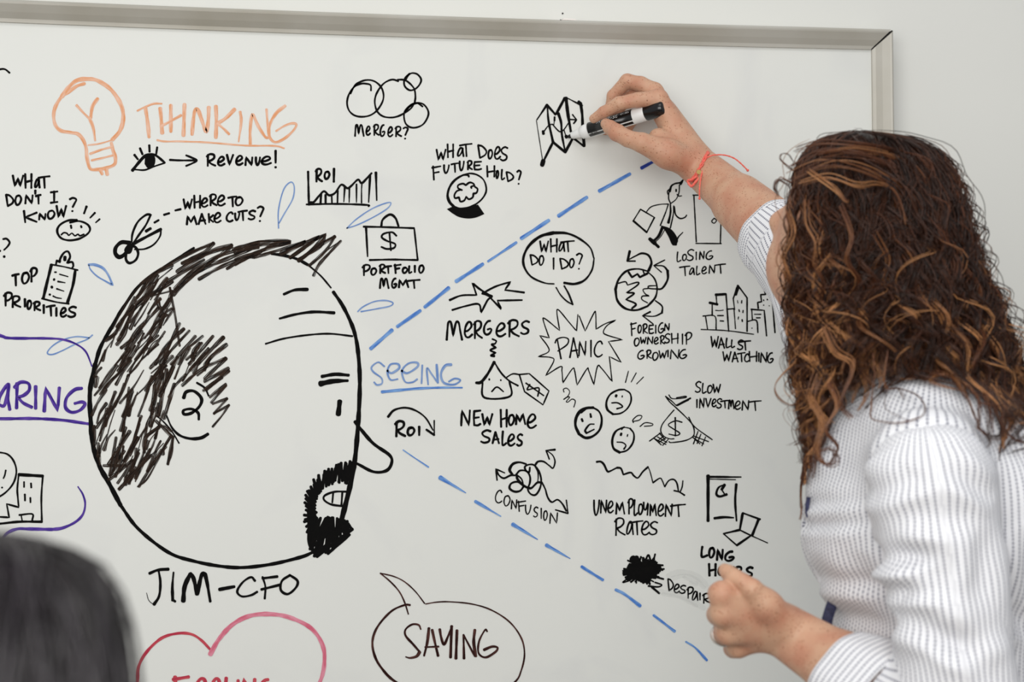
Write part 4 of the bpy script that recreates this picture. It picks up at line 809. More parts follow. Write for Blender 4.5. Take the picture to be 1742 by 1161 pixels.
# turned-back cuffs
def cuff(c0, axis, L_, ra, rb, m, flatd, fl_, skew=(0, 0, 0)):
    axis = axis.normalized(); fd = Vector(flatd); fd = (fd-axis*fd.dot(axis)).normalized(); sd = axis.cross(fd)
    vs = []; fs = []; uvs = []; n = 72; prof = []
    K_ = 14
    for i in range(K_+1): t = i/K_; prof.append((t*L_, ra+(rb-ra)*t+.002*math.sin(t*3.1)))
    for i in range(K_+1): t = 1-i/K_; prof.append((t*L_, ra+(rb-ra)*t-.0022+.002*math.sin(t*3.1)))
    for (h, r_) in prof:
        for j in range(n):
            a = 2*math.pi*j/n; rr = r_*(1+.035*math.sin(3*a+1+h*30)+.02*math.sin(7*a+2))
            p = c0+axis*(h+.006*math.sin(a+.5)+Vector(skew).dot(fd*math.cos(a)+sd*math.sin(a)))+fd*math.cos(a)*rr*fl_+sd*math.sin(a)*rr
            vs.append(p); uvs.append((h*1.0, a*r_))
    N = len(prof)
    for i in range(N):
        k = (i+1) % N
        for j in range(n):
            fs.append((i*n+j, i*n+(j+1) % n, k*n+(j+1) % n, k*n+j))
    return mesh_obj('cuff', vs, fs, m, shirt, smooth=True, uv=uvs)
cf = cuff(P(1427, 1139, -.69), ElL-WrL, .055, .0400, .0500, m_shirt, tuple(pn2), .86)
cf = cuff(cuffR+fa*.002, -fa, .042, .0425, .050, m_shirt, tuple(pn), .9)
# collar: standing band round the nape with turned-down leaf
def collar():
    n = 60; vs = []; fs = []; uvs = []
    nd = (Hc_-hu*.06-neckb).normalized()
    base = neckb+UZ*.0
    prof = [(.0, .060), (.018, .058), (.034, .057), (.037, .059), (.030, .064), (.012, .071), (-.004, .078), (-.005, .0755), (.010, .068), (.026, .0615), (.030, .0545), (.016, .0555), (.0, .0575)]
    for (h, r_) in prof:
        for j in range(n):
            a = 2*math.pi*j/n; dirv = f_dir*math.cos(a)+l_dir*math.sin(a)
            drop = -.030*max(0, math.cos(a))**1.5
            p = base+dirv*r_*(1.0+.10*max(0, math.cos(a)))+UZ*(h*(1-.25*max(0, math.cos(a)))+drop)+nd*.0
            vs.append(p); uvs.append((h, a*.07))
    N = len(prof)
    for i in range(N):
        k = (i+1) % N
        for j in range(n):
            if abs(((j+.5)/n+.5) % 1-.5) < .035: continue
            fs.append((i*n+j, i*n+(j+1) % n, k*n+(j+1) % n, k*n+j))
    o = mesh_obj('collar', vs, fs, m_shirt, shirt, smooth=True, uv=uvs)
collar()
# placket edge with navy lining and two dark buttons at the front of the shirt
def ribbon(name, pts, width, wdir, th, m, parent):
    pts = [Vector(p) for p in catmull([tuple(p) for p in pts], 8)]; wd = Vector(wdir).normalized(); vs = []; fs = []
    for i, p in enumerate(pts):
        t = (pts[min(i+1, len(pts)-1)]-pts[max(i-1, 0)]).normalized(); nn = t.cross(wd).normalized()
        for a, b in ((-.5, -.5), (.5, -.5), (.5, .5), (-.5, .5)): vs.append(p+wd*a*width+nn*b*th)
    for i in range(len(pts)-1):
        for j in range(4): fs.append((4*i+j, 4*i+(j+1) % 4, 4*i+4+(j+1) % 4, 4*i+4+j))
    fs += [(3, 2, 1, 0), tuple(len(vs)-4+j for j in range(4))]
    return mesh_obj(name, vs, fs, m, parent, uv=[(p[0], p[2]) for p in vs])
ribbon('placket', [P(1419, 1020, -.60), P(1411, 1042, -.60), P(1407, 1066, -.60), P(1420, 1100, -.60)], .012, tuple((f_dir*-.6+l_dir).normalized()), .004, m_navy, shirt)
ribbon('placket', [P(1376, 846, -.59), P(1374, 856, -.588), P(1373, 868, -.588), P(1375, 880, -.588)], .0015, tuple((f_dir*-.3+l_dir).normalized()), .004, m_navy, shirt)
# jeans and shoes
m_jean = mat('blue_denim', srgb(48, 58, 84), .85, bump=(300, .4), var=(14, srgb(40, 48, 70)))
m_shoe = mat('black_leather', srgb(26, 24, 24), .4)
FJ = Field((pel.x-.27, -.88, .06), (pel.x+.27, -.24, 1.02), .007)
for s_ in (-1, 1):
    hip, kn, akl = an[s_]; FJ.chain([hip, kn, akl], [.088, .066, .056], .02)
FJ.cone(pel+l_dir*.055+UZ*.02, pel-l_dir*.055+UZ*.02, .101, .101, .03)
jv, jf = FJ.mesh(); jv, jf = clip_mesh(jv, jf, lambda v: (v[:, 2] > .085) & (v[:, 2] < .99))
jo = mesh_obj('jeans', jv, jf, m_jean, woman, smooth=True); thick(jo, .002)
for s_ in (-1, 1):
    akl = an[s_][2]; Fo = Field((akl.x-.24, akl.y-.12, -.002), (akl.x+.12, akl.y+.14, .15), .004)
    Fo.cone(Vector((akl.x, akl.y, .045))-f_dir*.03, Vector((akl.x, akl.y, .036))+f_dir*.15, .042, .034, .01); Fo.cone(akl-UZ*.05, akl+UZ*.015, .045, .046, .02)
    sv, sf = Fo.mesh(); sv[:, 2] = np.maximum(sv[:, 2], 0)
    mesh_obj('shoe', sv, sf, m_shoe, woman, smooth=True)

# ------------------------------------------------ hair
def hair_mat(name, spec=.45, rough=.42):
    m = bpy.data.materials.new(name); m.use_nodes = True; nt = m.node_tree; b = nt.nodes['Principled BSDF']
    b.inputs['Roughness'].default_value = rough; b.inputs['Specular IOR Level'].default_value = spec
    at = nt.nodes.new('ShaderNodeAttribute'); at.attribute_name = 'tint'
    nt.links.new(at.outputs['Color'], b.inputs['Base Color']); return m
def tubes(name, paths, rads, cols, m, parent, sides=3):
    """paths (S,N,3), rads (S,N), cols (S,N,3): one mesh of fine tubes"""
    S, N_, _ = paths.shape
    T_ = np.gradient(paths, axis=1); T_ /= np.linalg.norm(T_, axis=2, keepdims=True)+1e-9
    ref = np.array([.31, .52, .79]); a = np.cross(T_, ref); a /= np.linalg.norm(a, axis=2, keepdims=True)+1e-9; b = np.cross(T_, a)
    v = []
    for k in range(sides):
        an_ = 2*math.pi*k/sides; v.append(paths+(a*math.cos(an_)+b*math.sin(an_))*rads[..., None])
    v = np.stack(v, 2).reshape(-1, 3)
    i = np.arange(S)[:, None, None]*N_*sides+np.arange(N_-1)[None, :, None]*sides; k = np.arange(sides)[None, None, :]; k2 = (k+1) % sides
    f = np.stack([i+k, i+k2, i+sides+k2, i+sides+k], -1).reshape(-1, 4)
    me = bpy.data.meshes.new(name); me.vertices.add(len(v)); me.vertices.foreach_set('co', v.astype(np.float32).ravel())
    me.loops.add(f.size); me.loops.foreach_set('vertex_index', f.astype(np.int32).ravel())
    me.polygons.add(len(f)); me.polygons.foreach_set('loop_start', np.arange(0, f.size, 4, dtype=np.int32)); me.polygons.foreach_set('use_smooth', [True]*len(f))
    me.update(calc_edges=True)
    c = np.repeat(cols[:, :, None, :], sides, 2).reshape(-1, 3); c = np.concatenate([c, np.ones((len(c), 1))], 1)
    at = me.color_attributes.new('tint', 'FLOAT_COLOR', 'POINT'); at.data.foreach_set('color', c.astype(np.float32).ravel())
    me.materials.append(m); o = bpy.data.objects.new(name, me); col.objects.link(o); o.parent = parent
    o.matrix_parent_inverse = parent.matrix_basis.inverted(); o['kind'] = 'stuff'
    return o
def lin(*c): return np.array(srgb(*c)[:3])
NP_R, NP_T = np.array(RGT), -np.array(FH)
def envelope(tab, phi):
    """radius profile (z list, r list) of the hair mass in direction phi (degrees, 0 = photo right, 90 = towards camera)"""
    ph = (phi+180) % 360-180
    keys = sorted(tab); 
    lo_ = max([k for k in keys if k <= ph], default=keys[0]); hi_ = min([k for k in keys if k > ph], default=keys[-1])
    t = 0 if hi_ == lo_ else (ph-lo_)/(hi_-lo_)
    return lo_, hi_, t
ZS = np.array([.098, .090, .078, .060, .030, 0, -.03, -.06, -.09, -.12, -.15, -.18, -.21, -.25])
ENV = {-180: [0, .03, .052, .066, .078, .082, .084, .084, .080, .078, .075, .07, .065, .06],
       -90:  [0, .03, .055, .072, .088, .096, .100, .104, .108, .110, .112, .112, .11, .10],
       0:    [0, .052, .078, .090, .100, .106, .112, .124, .138, .150, .160, .166, .166, .16],
       45:   [0, .040, .068, .086, .100, .108, .114, .122, .132, .142, .150, .152, .150, .14],
       90:   [0, .034, .060, .078, .092, .098, .102, .106, .112, .118, .120, .12, .12, .12],
       135:  [0, .034, .058, .070, .078, .082, .086, .088, .090, .089, .086, .082, .076, .07],
       160:  [0, .034, .056, .064, .068, .070, .072, .072, .072, .070, .066, .060, .056, .05],
       180:  [0, .03, .05, .06, .064, .066, .066, .066, .066, .064, .06, .056, .05, .05]}
LEN = {-180: -.20, -90: -.20, -30: -.205, 0: -.205, 30: -.215, 50: -.205, 66: -.165, 85: -.135, 108: -.140, 126: -.19, 150: -.222, 180: -.2}
def meridian(tab, phi, zend, scale, zs=ZS):
    a, b, t = envelope(tab, phi); r = np.array(tab[a])*(1-t)+np.array(tab[b])*t
    z = np.linspace(zs[0], zend, 140); rr = np.interp(-z, -zs, r)
    # round the crown
    top = z > .06; rr[top] = np.minimum(rr[top], np.interp(-.06, -zs, r)*np.sqrt(np.clip(1-((z[top]-.06)/(zs[0]-.06))**2, 0, 1))**.9+0*z[top])
    return rr*scale, z
def push_out(pts, fields, gap=.005):
    sh_ = pts.shape; p = pts.reshape(-1, 3).copy()
    for it in range(5):
        for F_ in fields:
            q = (p-F_.lo)/F_.vox; ok = ((q > 2) & (q < F_.n-3)).all(1); i = q[ok].astype(int)
            if not len(i): continue
            d = F_.g[i[:, 0], i[:, 1], i[:, 2]]
            gr = np.stack([F_.g[i[:, 0]+1, i[:, 1], i[:, 2]]-F_.g[i[:, 0]-1, i[:, 1], i[:, 2]], F_.g[i[:, 0], i[:, 1]+1, i[:, 2]]-F_.g[i[:, 0], i[:, 1]-1, i[:, 2]],
                           F_.g[i[:, 0], i[:, 1], i[:, 2]+1]-F_.g[i[:, 0], i[:, 1], i[:, 2]-1]], 1)
            gr[:, 2] *= .25; gr /= np.linalg.norm(gr, axis=1, keepdims=True)+1e-6
            w_ = np.clip(gap-d, 0, .02)[:, None]; p[ok] += gr*w_
    return p.reshape(sh_)
def grow(H0, n_clump, per, curl, tabs, lens, az_rng, colors, seed, npts=56, rad=.00055, zs=ZS, clumpr=.0045, gold=None, straight=False):
    g = np.random.default_rng(seed); P_ = []; R_ = []; C_ = []
    ts = np.linspace(0, 1, npts); lk = sorted(lens)
    for c in range(n_clump):
        phi = g.uniform(*az_rng); lam = g.uniform(.74, 1.0)**.7
        zend = np.interp(phi, lk, [lens[k] for k in lk])+g.normal(0, .024)+(1-lam)*.05
        rr, z = meridian(tabs, phi, zend, lam, zs)
        z = z-(1-lam)*.05*(z > .02)*((z-.02)/.08)
        seg = np.concatenate([[0], np.cumsum(np.hypot(np.diff(rr), np.diff(z)))]); tot = seg[-1]
        a0 = g.uniform(0, .155)*(1 if g.random() < .8 else .4)
        s = a0+(tot-a0)*ts; r = np.interp(s, seg, rr); zz = np.interp(s, seg, z); d = s-a0; Lg = tot-a0
        r = r*(1-.10*np.exp(-d/.02))
        sway = g.normal(0, 5)*np.sin(ts*math.pi*g.uniform(.6, 1.6)+g.uniform(0, 6)); top = g.normal(0, 20)*np.exp(-d/.05)
        ph = np.radians(phi+sway*(not straight)+top)
        er = np.outer(np.cos(ph), NP_R)+np.outer(np.sin(ph), NP_T); et = np.outer(-np.sin(ph), NP_R)+np.outer(np.cos(ph), NP_T)
        base = np.array(H0)+er*r[:, None]; base[:, 2] += zz
        amp = curl[0]*g.uniform(.5, 1.4)*np.clip((d-.012)/.09, 0, 1)*(1+g.uniform(0, .9)*ts**3); wl = g.uniform(*curl[1]); pz = g.uniform(0, 6.28); hand = g.choice([-1, 1])
        w_ = 2*math.pi*d/wl+pz+.8*np.sin(d*30+pz)
        base = base+er*(amp*np.cos(w_))[:, None]*.8+et*(amp*np.sin(w_)*hand)[:, None]
        base[:, 2] += amp*.35*np.sin(w_*1.0+1)
        hl = g.random(); gk = 0 if gold is None else gold(phi)
        for k in range(per):
            o1, o2 = g.normal(0, 1, 2)*clumpr*(1.1-.55*ts)[:, None].T[0:1].repeat(1, 0) if False else g.normal(0, 1, 2)
            spread = clumpr*(1.15-.6*ts+.25*np.sin(ts*9+o1*3))
            ph2 = g.uniform(0, 6.28); wl2 = wl*g.uniform(.85, 1.15); a2 = curl[0]*.16*np.clip(d/.08, 0, 1)
            q = base+er*(o1*spread)[:, None]+et*(o2*spread)[:, None]+et*(a2*np.sin(2*math.pi*d/wl2+ph2))[:, None]+er*(a2*np.cos(2*math.pi*d/wl2+ph2))[:, None]*.6
            P_.append(q); fr = g.uniform(.7, 1.25)
            R_.append(rad*fr*np.clip(1.15-.75*ts**3, .25, 1)*np.clip(ts*14+.4, 0, 1))
            mixv = np.clip((.30+ts*.50+.15*np.sin(ts*8+hl*9))*(.16+1.1*max(0, hl-.55)/.45*(hl > .72 or .35))+gk*(.25+.5*ts)+g.normal(0, .08), 0, 1)[:, None]
            lo_c, mid_c, hi_c = colors
            cc = np.where(mixv < .5, lo_c+(mid_c-lo_c)*mixv*2, mid_c+(hi_c-mid_c)*(mixv*2-1))
            C_.append(cc*g.uniform(.8, 1.15))
    return np.array(P_), np.array(R_), np.array(C_)
m_hair = hair_mat('curly_brown_hair', .38, .36)
HC = (lin(34, 19, 13), lin(98, 56, 33), lin(205, 146, 94))
gold = lambda p: .38*math.exp(-((p-150)/26)**2)
HA = Hc_+Vector((0, 0, .004))
p1 = grow(HA, 640, 8, (.0068, (.05, .09)), ENV, LEN, (-66, 156), HC, 5, gold=gold, clumpr=.0027)
p2 = grow(HA, 150, 2, (.014, (.035, .07)), {k: [x*1.08 for x in v] for k, v in ENV.items()}, LEN, (-62, 156), HC, 8, rad=.00038, gold=gold)
p3 = grow(HA, 60, 7, (.009, (.04, .075)), ENV, {k: v-.01 for k, v in LEN.items()}, (126, 158), HC, 12, gold=gold)
hp_ = [np.concatenate([a[i] for a in (p1, p2, p3)]) for i in range(3)]
def surf(px, py, R_=.112, push=.004):
    q = P(px, py, HA.y); d = q-HA; a = d.dot(RGT); t = math.sqrt(max(R_*R_-a*a-(d.z*1.05)**2, 0))
    return P(px, py, HA.y-t-push)
sbvh = BVHTree.FromPolygons([Vector(v) for v in np.concatenate([tv2, slv])], tf+[tuple(i+len(tv2) for i in f) for f in slf])
def drape(px, py):
    q = P(px, py, HA.y); a = (q-HA).dot(RGT); y1 = HA.y-math.sqrt(max(.132**2-a*a, 0))-.004
    h = sbvh.ray_cast(CAM, ray(px, py).normalized()); return P(px, py, min(y1, h[0].y-.006) if h[0] and abs(h[0].y-y1) < .3 else y1)
def locks(defs, seed):
    g = np.random.default_rng(seed); Pp, Rr_, Cc_ = [], [], []
    for pts, n_, spread, tone, hug in defs:
        pts3 = [surf(*q) if hug is True else drape(*q) if hug == 'd' else P(q[0], q[1], hug) for q in pts]
        c = np.array(catmull([tuple(p) for p in pts3], 14)); t = np.linspace(0, len(c)-1, 56); c = np.stack([np.interp(t, np.arange(len(c)), c[:, i]) for i in range(3)], 1)
        ts = np.linspace(0, 1, 56)
        for k in range(n_):
            o = g.normal(0, 1, 3)*spread; f1 = g.uniform(5, 12); q = c+o*(1.1-.7*ts)[:, None]+np.outer(np.sin(ts*f1+g.uniform(0, 6)), g.normal(0, 1, 3))*spread*.6
            Pp.append(q); Rr_.append(.00055*np.clip(1.1-.6*ts**3, .3, 1)*g.uniform(.7, 1.15)); m_ = np.clip(tone+.15*np.sin(ts*6)+g.normal(0, .08), 0, 1)[:, None]
            Cc_.append(np.where(m_ < .5, HC[0]+(HC[1]-HC[0])*m_*2, HC[1]+(HC[2]-HC[1])*(m_*2-1)))
    return np.array(Pp), np.array(Rr_), np.array(Cc_)
LK = [([(1345, 540), (1338, 568), (1352, 592), (1355, 615), (1332, 638), (1318, 660), (1328, 682), (1352, 690), (1372, 660)], 3, .0008, .75, -.60),
 ([(1485, 600), (1488, 640), (1482, 680), (1492, 712), (1520, 720), (1555, 714), (1576, 700), (1560, 678), (1525, 662), (1508, 668), (1520, 700), (1545, 715)], 2, .0006, .45, 'd'),
 ([(1510, 600), (1505, 640), (1512, 662), (1535, 668), (1550, 690)], 3, .001, .4, 'd'),
 ([(1350, 290), (1340, 282), (1328, 272), (1330, 262), (1342, 262), (1350, 276)], 3, .0006, .3, -.56),
 ([(1345, 315), (1325, 305), (1318, 318), (1325, 335)], 4, .0012, .35, -.58),
 ([(1540, 262), (1560, 280), (1590, 272), (1582, 266)], 4, .0010, .25, -.56),
 ([(1560, 285), (1600, 292), (1630, 302), (1645, 322), (1636, 338), (1625, 350), (1640, 370)], 4, .0012, .35, -.58),
 ([(1590, 300), (1618, 300), (1630, 330), (1640, 350), (1662, 352)], 3, .0012, .4, -.60),
 ([(1600, 360), (1640, 385), (1665, 420), (1658, 450), (1672, 470)], 4, .0016, .4, -.62),
 ([(1620, 420), (1660, 440), (1670, 470), (1655, 495), (1680, 520)], 4, .0016, .4, -.63),
 ([(1650, 470), (1690, 490), (1705, 530), (1715, 570), (1712, 600)], 4, .0016, .35, -.64),
 ([(1660, 540), (1700, 560), (1725, 600), (1740, 650)], 4, .0016, .4, 'd'),
 ([(1640, 560), (1700, 600), (1725, 650), (1700, 690), (1650, 690)], 5, .0014, .6, 'd'),
 ([(1630, 600), (1690, 650), (1700, 700), (1712, 745), (1760, 760)], 6, .0016, .35, 'd'),
 ([(1600, 620), (1625, 680), (1655, 730), (1690, 745), (1680, 700), (1660, 670)], 6, .0014, .3, 'd'),
 ([(1580, 640), (1620, 655), (1650, 690), (1655, 735), (1672, 752)], 6, .0016, .45, 'd'),
 ([(1640, 640), (1670, 690), (1668, 740), (1672, 762)], 6, .0018, .3, 'd'),
 ([(1345, 285), (1395, 258), (1460, 262), (1520, 284), (1565, 330), (1592, 390)], 6, .0026, .22, True),
 ([(1345, 300), (1400, 276), (1460, 282), (1520, 310), (1560, 360), (1575, 420), (1600, 470)], 6, .0026, .42, True),
 ([(1360, 310), (1410, 300), (1455, 316), (1490, 312), (1520, 322), (1535, 350), (1540, 380)], 5, .0018, .62, True),
 ([(1380, 290), (1420, 320), (1440, 340), (1445, 344)], 5, .0016, .66, True),
 ([(1360, 255), (1400, 243), (1450, 246), (1500, 252), (1545, 268), (1575, 300), (1600, 350)], 8, .0018, .25, True),
 ([(1400, 262), (1460, 255), (1530, 270), (1580, 310), (1610, 370), (1640, 420)], 8, .0020, .4, True),
 ([(1370, 340), (1372, 380), (1388, 410), (1384, 450), (1400, 480), (1392, 520), (1380, 560)], 5, .0020, .55, True),
 ([(1340, 360), (1350, 400), (1332, 440), (1345, 480), (1330, 520), (1348, 560), (1340, 600)], 5, .0020, .6, True),
 ([(1430, 350), (1450, 400), (1440, 440), (1462, 480), (1452, 530), (1470, 580)], 8, .0016, .4, True),
 ([(1490, 400), (1510, 440), (1500, 480), (1525, 520), (1515, 560), (1530, 600)], 5, .002, .42, True),
 ([(1555, 380), (1580, 410), (1600, 420), (1620, 440), (1640, 470), (1625, 500)], 6, .002, .58, True),
 ([(1550, 460), (1555, 490), (1580, 510), (1610, 500), (1620, 470), (1605, 450)], 5, .0012, .6, True),
 ([(1600, 490), (1620, 510), (1632, 545), (1620, 570), (1600, 600)], 6, .0020, .62, True),
 ([(1400, 560), (1420, 600), (1450, 620), (1440, 660), (1430, 690), (1450, 712)], 7, .0016, .6, 'd'),
 ([(1390, 640), (1380, 680), (1400, 720), (1390, 760), (1400, 790), (1422, 785), (1415, 765), (1395, 770)], 7, .0018, .55, 'd'),
 ([(1410, 650), (1425, 690), (1405, 730), (1425, 760), (1410, 790)], 7, .0016, .5, 'd'),
 ([(1385, 735), (1370, 742), (1356, 747)], 5, .0010, .2, 'd')]
lk_ = locks(LK, 4)
hp_ = [np.concatenate([hp_[i], lk_[i]]) for i in range(3)]
hp_[0] = push_out(hp_[0], [FT, slL_field])
for _ in range(3): hp_[0][:, 1:-1] = .25*hp_[0][:, :-2]+.5*hp_[0][:, 1:-1]+.25*hp_[0][:, 2:]
ho = tubes('hair', hp_[0], hp_[1], hp_[2], m_hair, woman)
ho['label'] = 'long curly brown hair with golden ends'
# dense under-layer of hair close to the head
def underlayer(name, H0, tab, lens, rng, scale, m, parent, zs=ZS, cut=.62):
    n = 60; rows = 44; vs = []; fs = []; lk = sorted(lens)
    for i in range(n+1):
        phi = rng[0]+(rng[1]-rng[0])*i/n; zend = np.interp(phi, lk, [lens[k] for k in lk])*cut
        rr, z = meridian(tab, phi, zend, scale, zs); idx = np.linspace(0, len(z)-1, rows).astype(int)
        for j in idx:
            ph = math.radians(phi); w_ = 1+.03*math.sin(phi*1.3+z[j]*60)
            vs.append(np.array(H0)+(NP_R*math.cos(ph)+NP_T*math.sin(ph))*max(rr[j]*w_, .001)+np.array([0, 0, z[j]*(.93 if z[j] > 0 else 1)]))
    for i in range(n):
        for j in range(rows-1): fs.append((i*rows+j, (i+1)*rows+j, (i+1)*rows+j+1, i*rows+j+1))
    o = mesh_obj(name, vs, fs, m, parent, smooth=True); thick(o, .004); return o
m_under = mat('hair_underlayer', srgb(34, 20, 14), .8, spec=.15, bump=(180, .8), var=(60, srgb(46, 28, 19)))
underlayer('hair_underlayer', HA, ENV, LEN, (-64, 148), .88, m_under, woman)

# ------------------------------------------------ bracelet, ring, marker
m_coral = mat('coral_cord', srgb(232, 92, 80), .7, bump=(900, .6), var=(500, srgb(245, 130, 112)))
def cord(name, pts, r_, m, parent, n=8, sides=8, twist=0, smooth=True):
    c = [Vector(p) for p in catmull([tuple(p) for p in pts], n)]; vs = []; fs = []
    up = Vector((.3, .2, 1))
    for i, p in enumerate(c):
        t = (c[min(i+1, len(c)-1)]-c[max(i-1, 0)]).normalized(); a = t.cross(up).normalized(); b = t.cross(a)
        rr = r_*(1+.18*math.sin(i*2.2)) if twist else r_
        for k in range(sides): an_ = 2*math.pi*k/sides; vs.append(p+(a*math.cos(an_)+b*math.sin(an_))*rr)
    for i in range(len(c)-1):
        for k in range(sides): fs.append((i*sides+k, i*sides+(k+1) % sides, (i+1)*sides+(k+1) % sides, (i+1)*sides+k))
    fs += [tuple(range(sides))[::-1], tuple(len(vs)-sides+k for k in range(sides))]
    return mesh_obj(name, vs, fs, m, parent, smooth=smooth)
brc = empty('bracelet', WrR, 'coral red braided cord bracelet with loose ends around the raised wrist', 'bracelet')
WB = WrR+ax*.006; sdv = ax.cross(pn).normalized()

bvh = BVHTree.FromPolygons([Vector(v) for v in F1v], F1f)
def loop(path, lift):
    """a cord laid over the wrist through the given places, then round its far side"""
    out = []; back = []
    for (x, y) in path:
        d = ray(x, y).normalized(); h = bvh.ray_cast(CAM, d)
        if h[0]: out.append(h[0]-d*lift+h[1]*.0004)
        h = bvh.ray_cast(CAM+d*3.2, -d)
        if h[0]: back.append(h[0]+d*lift)
    return out+back[::-1]+out[:2]
cord('cord_band', loop([(1208, 249), (1204, 258), (1198, 268), (1193, 279), (1187, 290), (1180, 300), (1173, 308)], .0012), .0013, m_coral, brc, 5, twist=1)
cord('cord_band', loop([(1210, 250), (1203, 261), (1200, 271), (1191, 281), (1189, 291), (1182, 302), (1176, 310)], .0022), .0012, m_coral, brc, 5, twist=1)
cord('cord_band', loop([(1206, 248), (1206, 260), (1196, 270), (1195, 281), (1186, 289), (1184, 299), (1174, 307)], .0030), .0011, m_coral, brc, 5, twist=1)
hb = bvh.ray_cast(CAM, ray(1196, 274).normalized())[0]; DY = hb.y-.003
cord('cord_band', [P(1186, 300, DY), P(1176, 306, DY), P(1170, 308, DY+.004), P(1176, 317, DY), P(1184, 309, DY-.002), P(1194, 297, DY-.002), P(1197, 286, DY-.002)], .0016, m_coral, brc, 6, twist=1)
cord('cord_end', [P(1203, 268, DY-.002), P(1214, 264, DY-.003), P(1232, 264, DY-.001), P(1248, 269, DY), P(1260, 278, DY), P(1272, 290, DY)], .0009, m_coral, brc, 6, twist=1)
cord('cord_end', [P(1196, 288, DY-.003), P(1192, 304, DY-.013), P(1190, 322, DY-.016), P(1190, 337, DY-.014)], .0009, m_coral, brc, 6, twist=1)
def ball(name, c, r_, m, parent, s=(1, 1, 1)):
    bm = bmesh.new(); bmesh.ops.create_icosphere(bm, subdivisions=2, radius=r_); bmesh.ops.scale(bm, verts=bm.verts, vec=s); bmesh.ops.translate(bm, verts=bm.verts, vec=c)
    me = bpy.data.meshes.new(name); bm.to_mesh(me); bm.free(); me.materials.append(m); me.polygons.foreach_set('use_smooth', [True]*len(me.polygons))
    o = bpy.data.objects.new(name, me); col.objects.link(o); o.parent = parent; o.matrix_parent_inverse = parent.matrix_basis.inverted(); return o
ball('knot', P(1272, 290, DY), .0017, m_coral, brc); ball('knot', P(1190, 338, DY-.014), .0016, m_coral, brc)
m_gold = mat('gold', srgb(226, 190, 120), .25, 1.0)
cc_ = P(1189, 293, DY-.004); bm = bmesh.new()
bmesh.ops.create_cone(bm, cap_ends=True, segments=24, radius1=.0030, radius2=.0030, depth=.0010)
bmesh.ops.bevel(bm, geom=[e for e in bm.edges], offset=.0002, segments=1, affect='EDGES')
bmesh.ops.rotate(bm, verts=bm.verts, matrix=Vector((0, -1, .2)).to_track_quat('Z', 'Y').to_matrix()); bmesh.ops.translate(bm, verts=bm.verts, vec=cc_)
me = bpy.data.meshes.new('charm'); bm.to_mesh(me); bm.free(); me.materials.append(m_gold)
o = bpy.data.objects.new('charm', me); col.objects.link(o); o.parent = brc; o.matrix_parent_inverse = brc.matrix_basis.inverted(); o['label'] = 'small round gold charm'
# ring on the left hand
def torus(name, c, axis, R_, r_, m, parent=None):
    q = axis.to_track_quat('Z', 'Y').to_matrix(); vs = []; fs = []; n, k = 36, 10
    for i in range(n):
        for j in range(k):
            a = 2*math.pi*i/n; b = 2*math.pi*j/k
            vs.append(c+q@Vector(((R_+r_*math.cos(b)*.6)*math.cos(a), (R_+r_*math.cos(b)*.6)*math.sin(a), r_*math.sin(b)*1.3)))
    for i in range(n):
        for j in range(k): fs.append((i*k+j, ((i+1) % n)*k+j, ((i+1) % n)*k+(j+1) % k, i*k+(j+1) % k))
    return mesh_obj(name, vs, fs, m, parent, smooth=True)
a_ = P(1240, 1076, -.636); b_ = P(1228, 1080, -.612)
rg = torus('ring', a_+(b_-a_)*.72, b_-a_, .0112, .0015, mat('silver', srgb(205, 200, 195), .2, 1.0))
rg['label'] = 'silver ring on the lowered hand, seen at the knuckles'; rg['category'] = 'ring'
# marker
mk0, mk1 = P(966, 233, -.0006), P(1131, 182.5, -.088)
mdir = (mk1-mk0).normalized(); ML = (mk1-mk0).length
pen = empty('dry_erase_marker', mk0, 'black and white dry erase marker held in the raised hand, tip on the drawn map', 'marker')
mside = mdir.cross(Vector((0, -1, 0))).normalized(); mup = mdir.cross(mside).normalized()
if mup.y > 0: mup = -mup; 
mside = mdir.cross(mup)
def lathe(name, prof, m, uv=False, n=48):
    vs = []; fs = []; uvs = []
    for (h, r_) in prof:
        for j in range(n):
            a = 2*math.pi*j/n; vs.append(mk0+mdir*h+(mup*math.cos(a)+mside*math.sin(a))*max(r_, .00005)); uvs.append((h*1000, j/n))
    for i in range(len(prof)-1):
        for j in range(n): fs.append((i*n+j, i*n+(j+1) % n, (i+1)*n+(j+1) % n, (i+1)*n+j))
    fs.append(tuple(range(n))[::-1]); fs.append(tuple((len(prof)-1)*n+j for j in range(n)))
    o = mesh_obj(name, vs, fs, m, pen); o.data.polygons.foreach_set('use_smooth', [len(p.vertices) == 4 for p in o.data.polygons]); return o
m_pw = mat('white_plastic', srgb(238, 238, 236), .35); m_pb = mat('black_plastic', srgb(14, 14, 15), .22)
k_ = ML/.150; RM = .0094
lathe('nib', [(0, .0012), (.0015, .0022), (.006, .0026), (.0075, .0026)], mat('black_felt', srgb(20, 20, 20), .9))
lathe('tip_cone', [(.0055, .0038), (.0065, .0044), (.019*k_, .0058), (.0215*k_, .0066), (.0225*k_, .0080), (.030*k_, .0090), (.034*k_, RM), (.0345*k_, RM)], m_pw)
lathe('barrel', [(.0345*k_, RM), (.12*k_, RM), (.122*k_, RM-.0003)], m_pw)
lathe('cap', [(.1215*k_, RM+.0001), (.1225*k_, RM+.0005), (.142*k_, RM+.0002), (.148*k_, RM-.0004), (.1497*k_, RM-.0020), (.1505*k_, RM-.0048), (.1500*k_, 0)], m_pb)
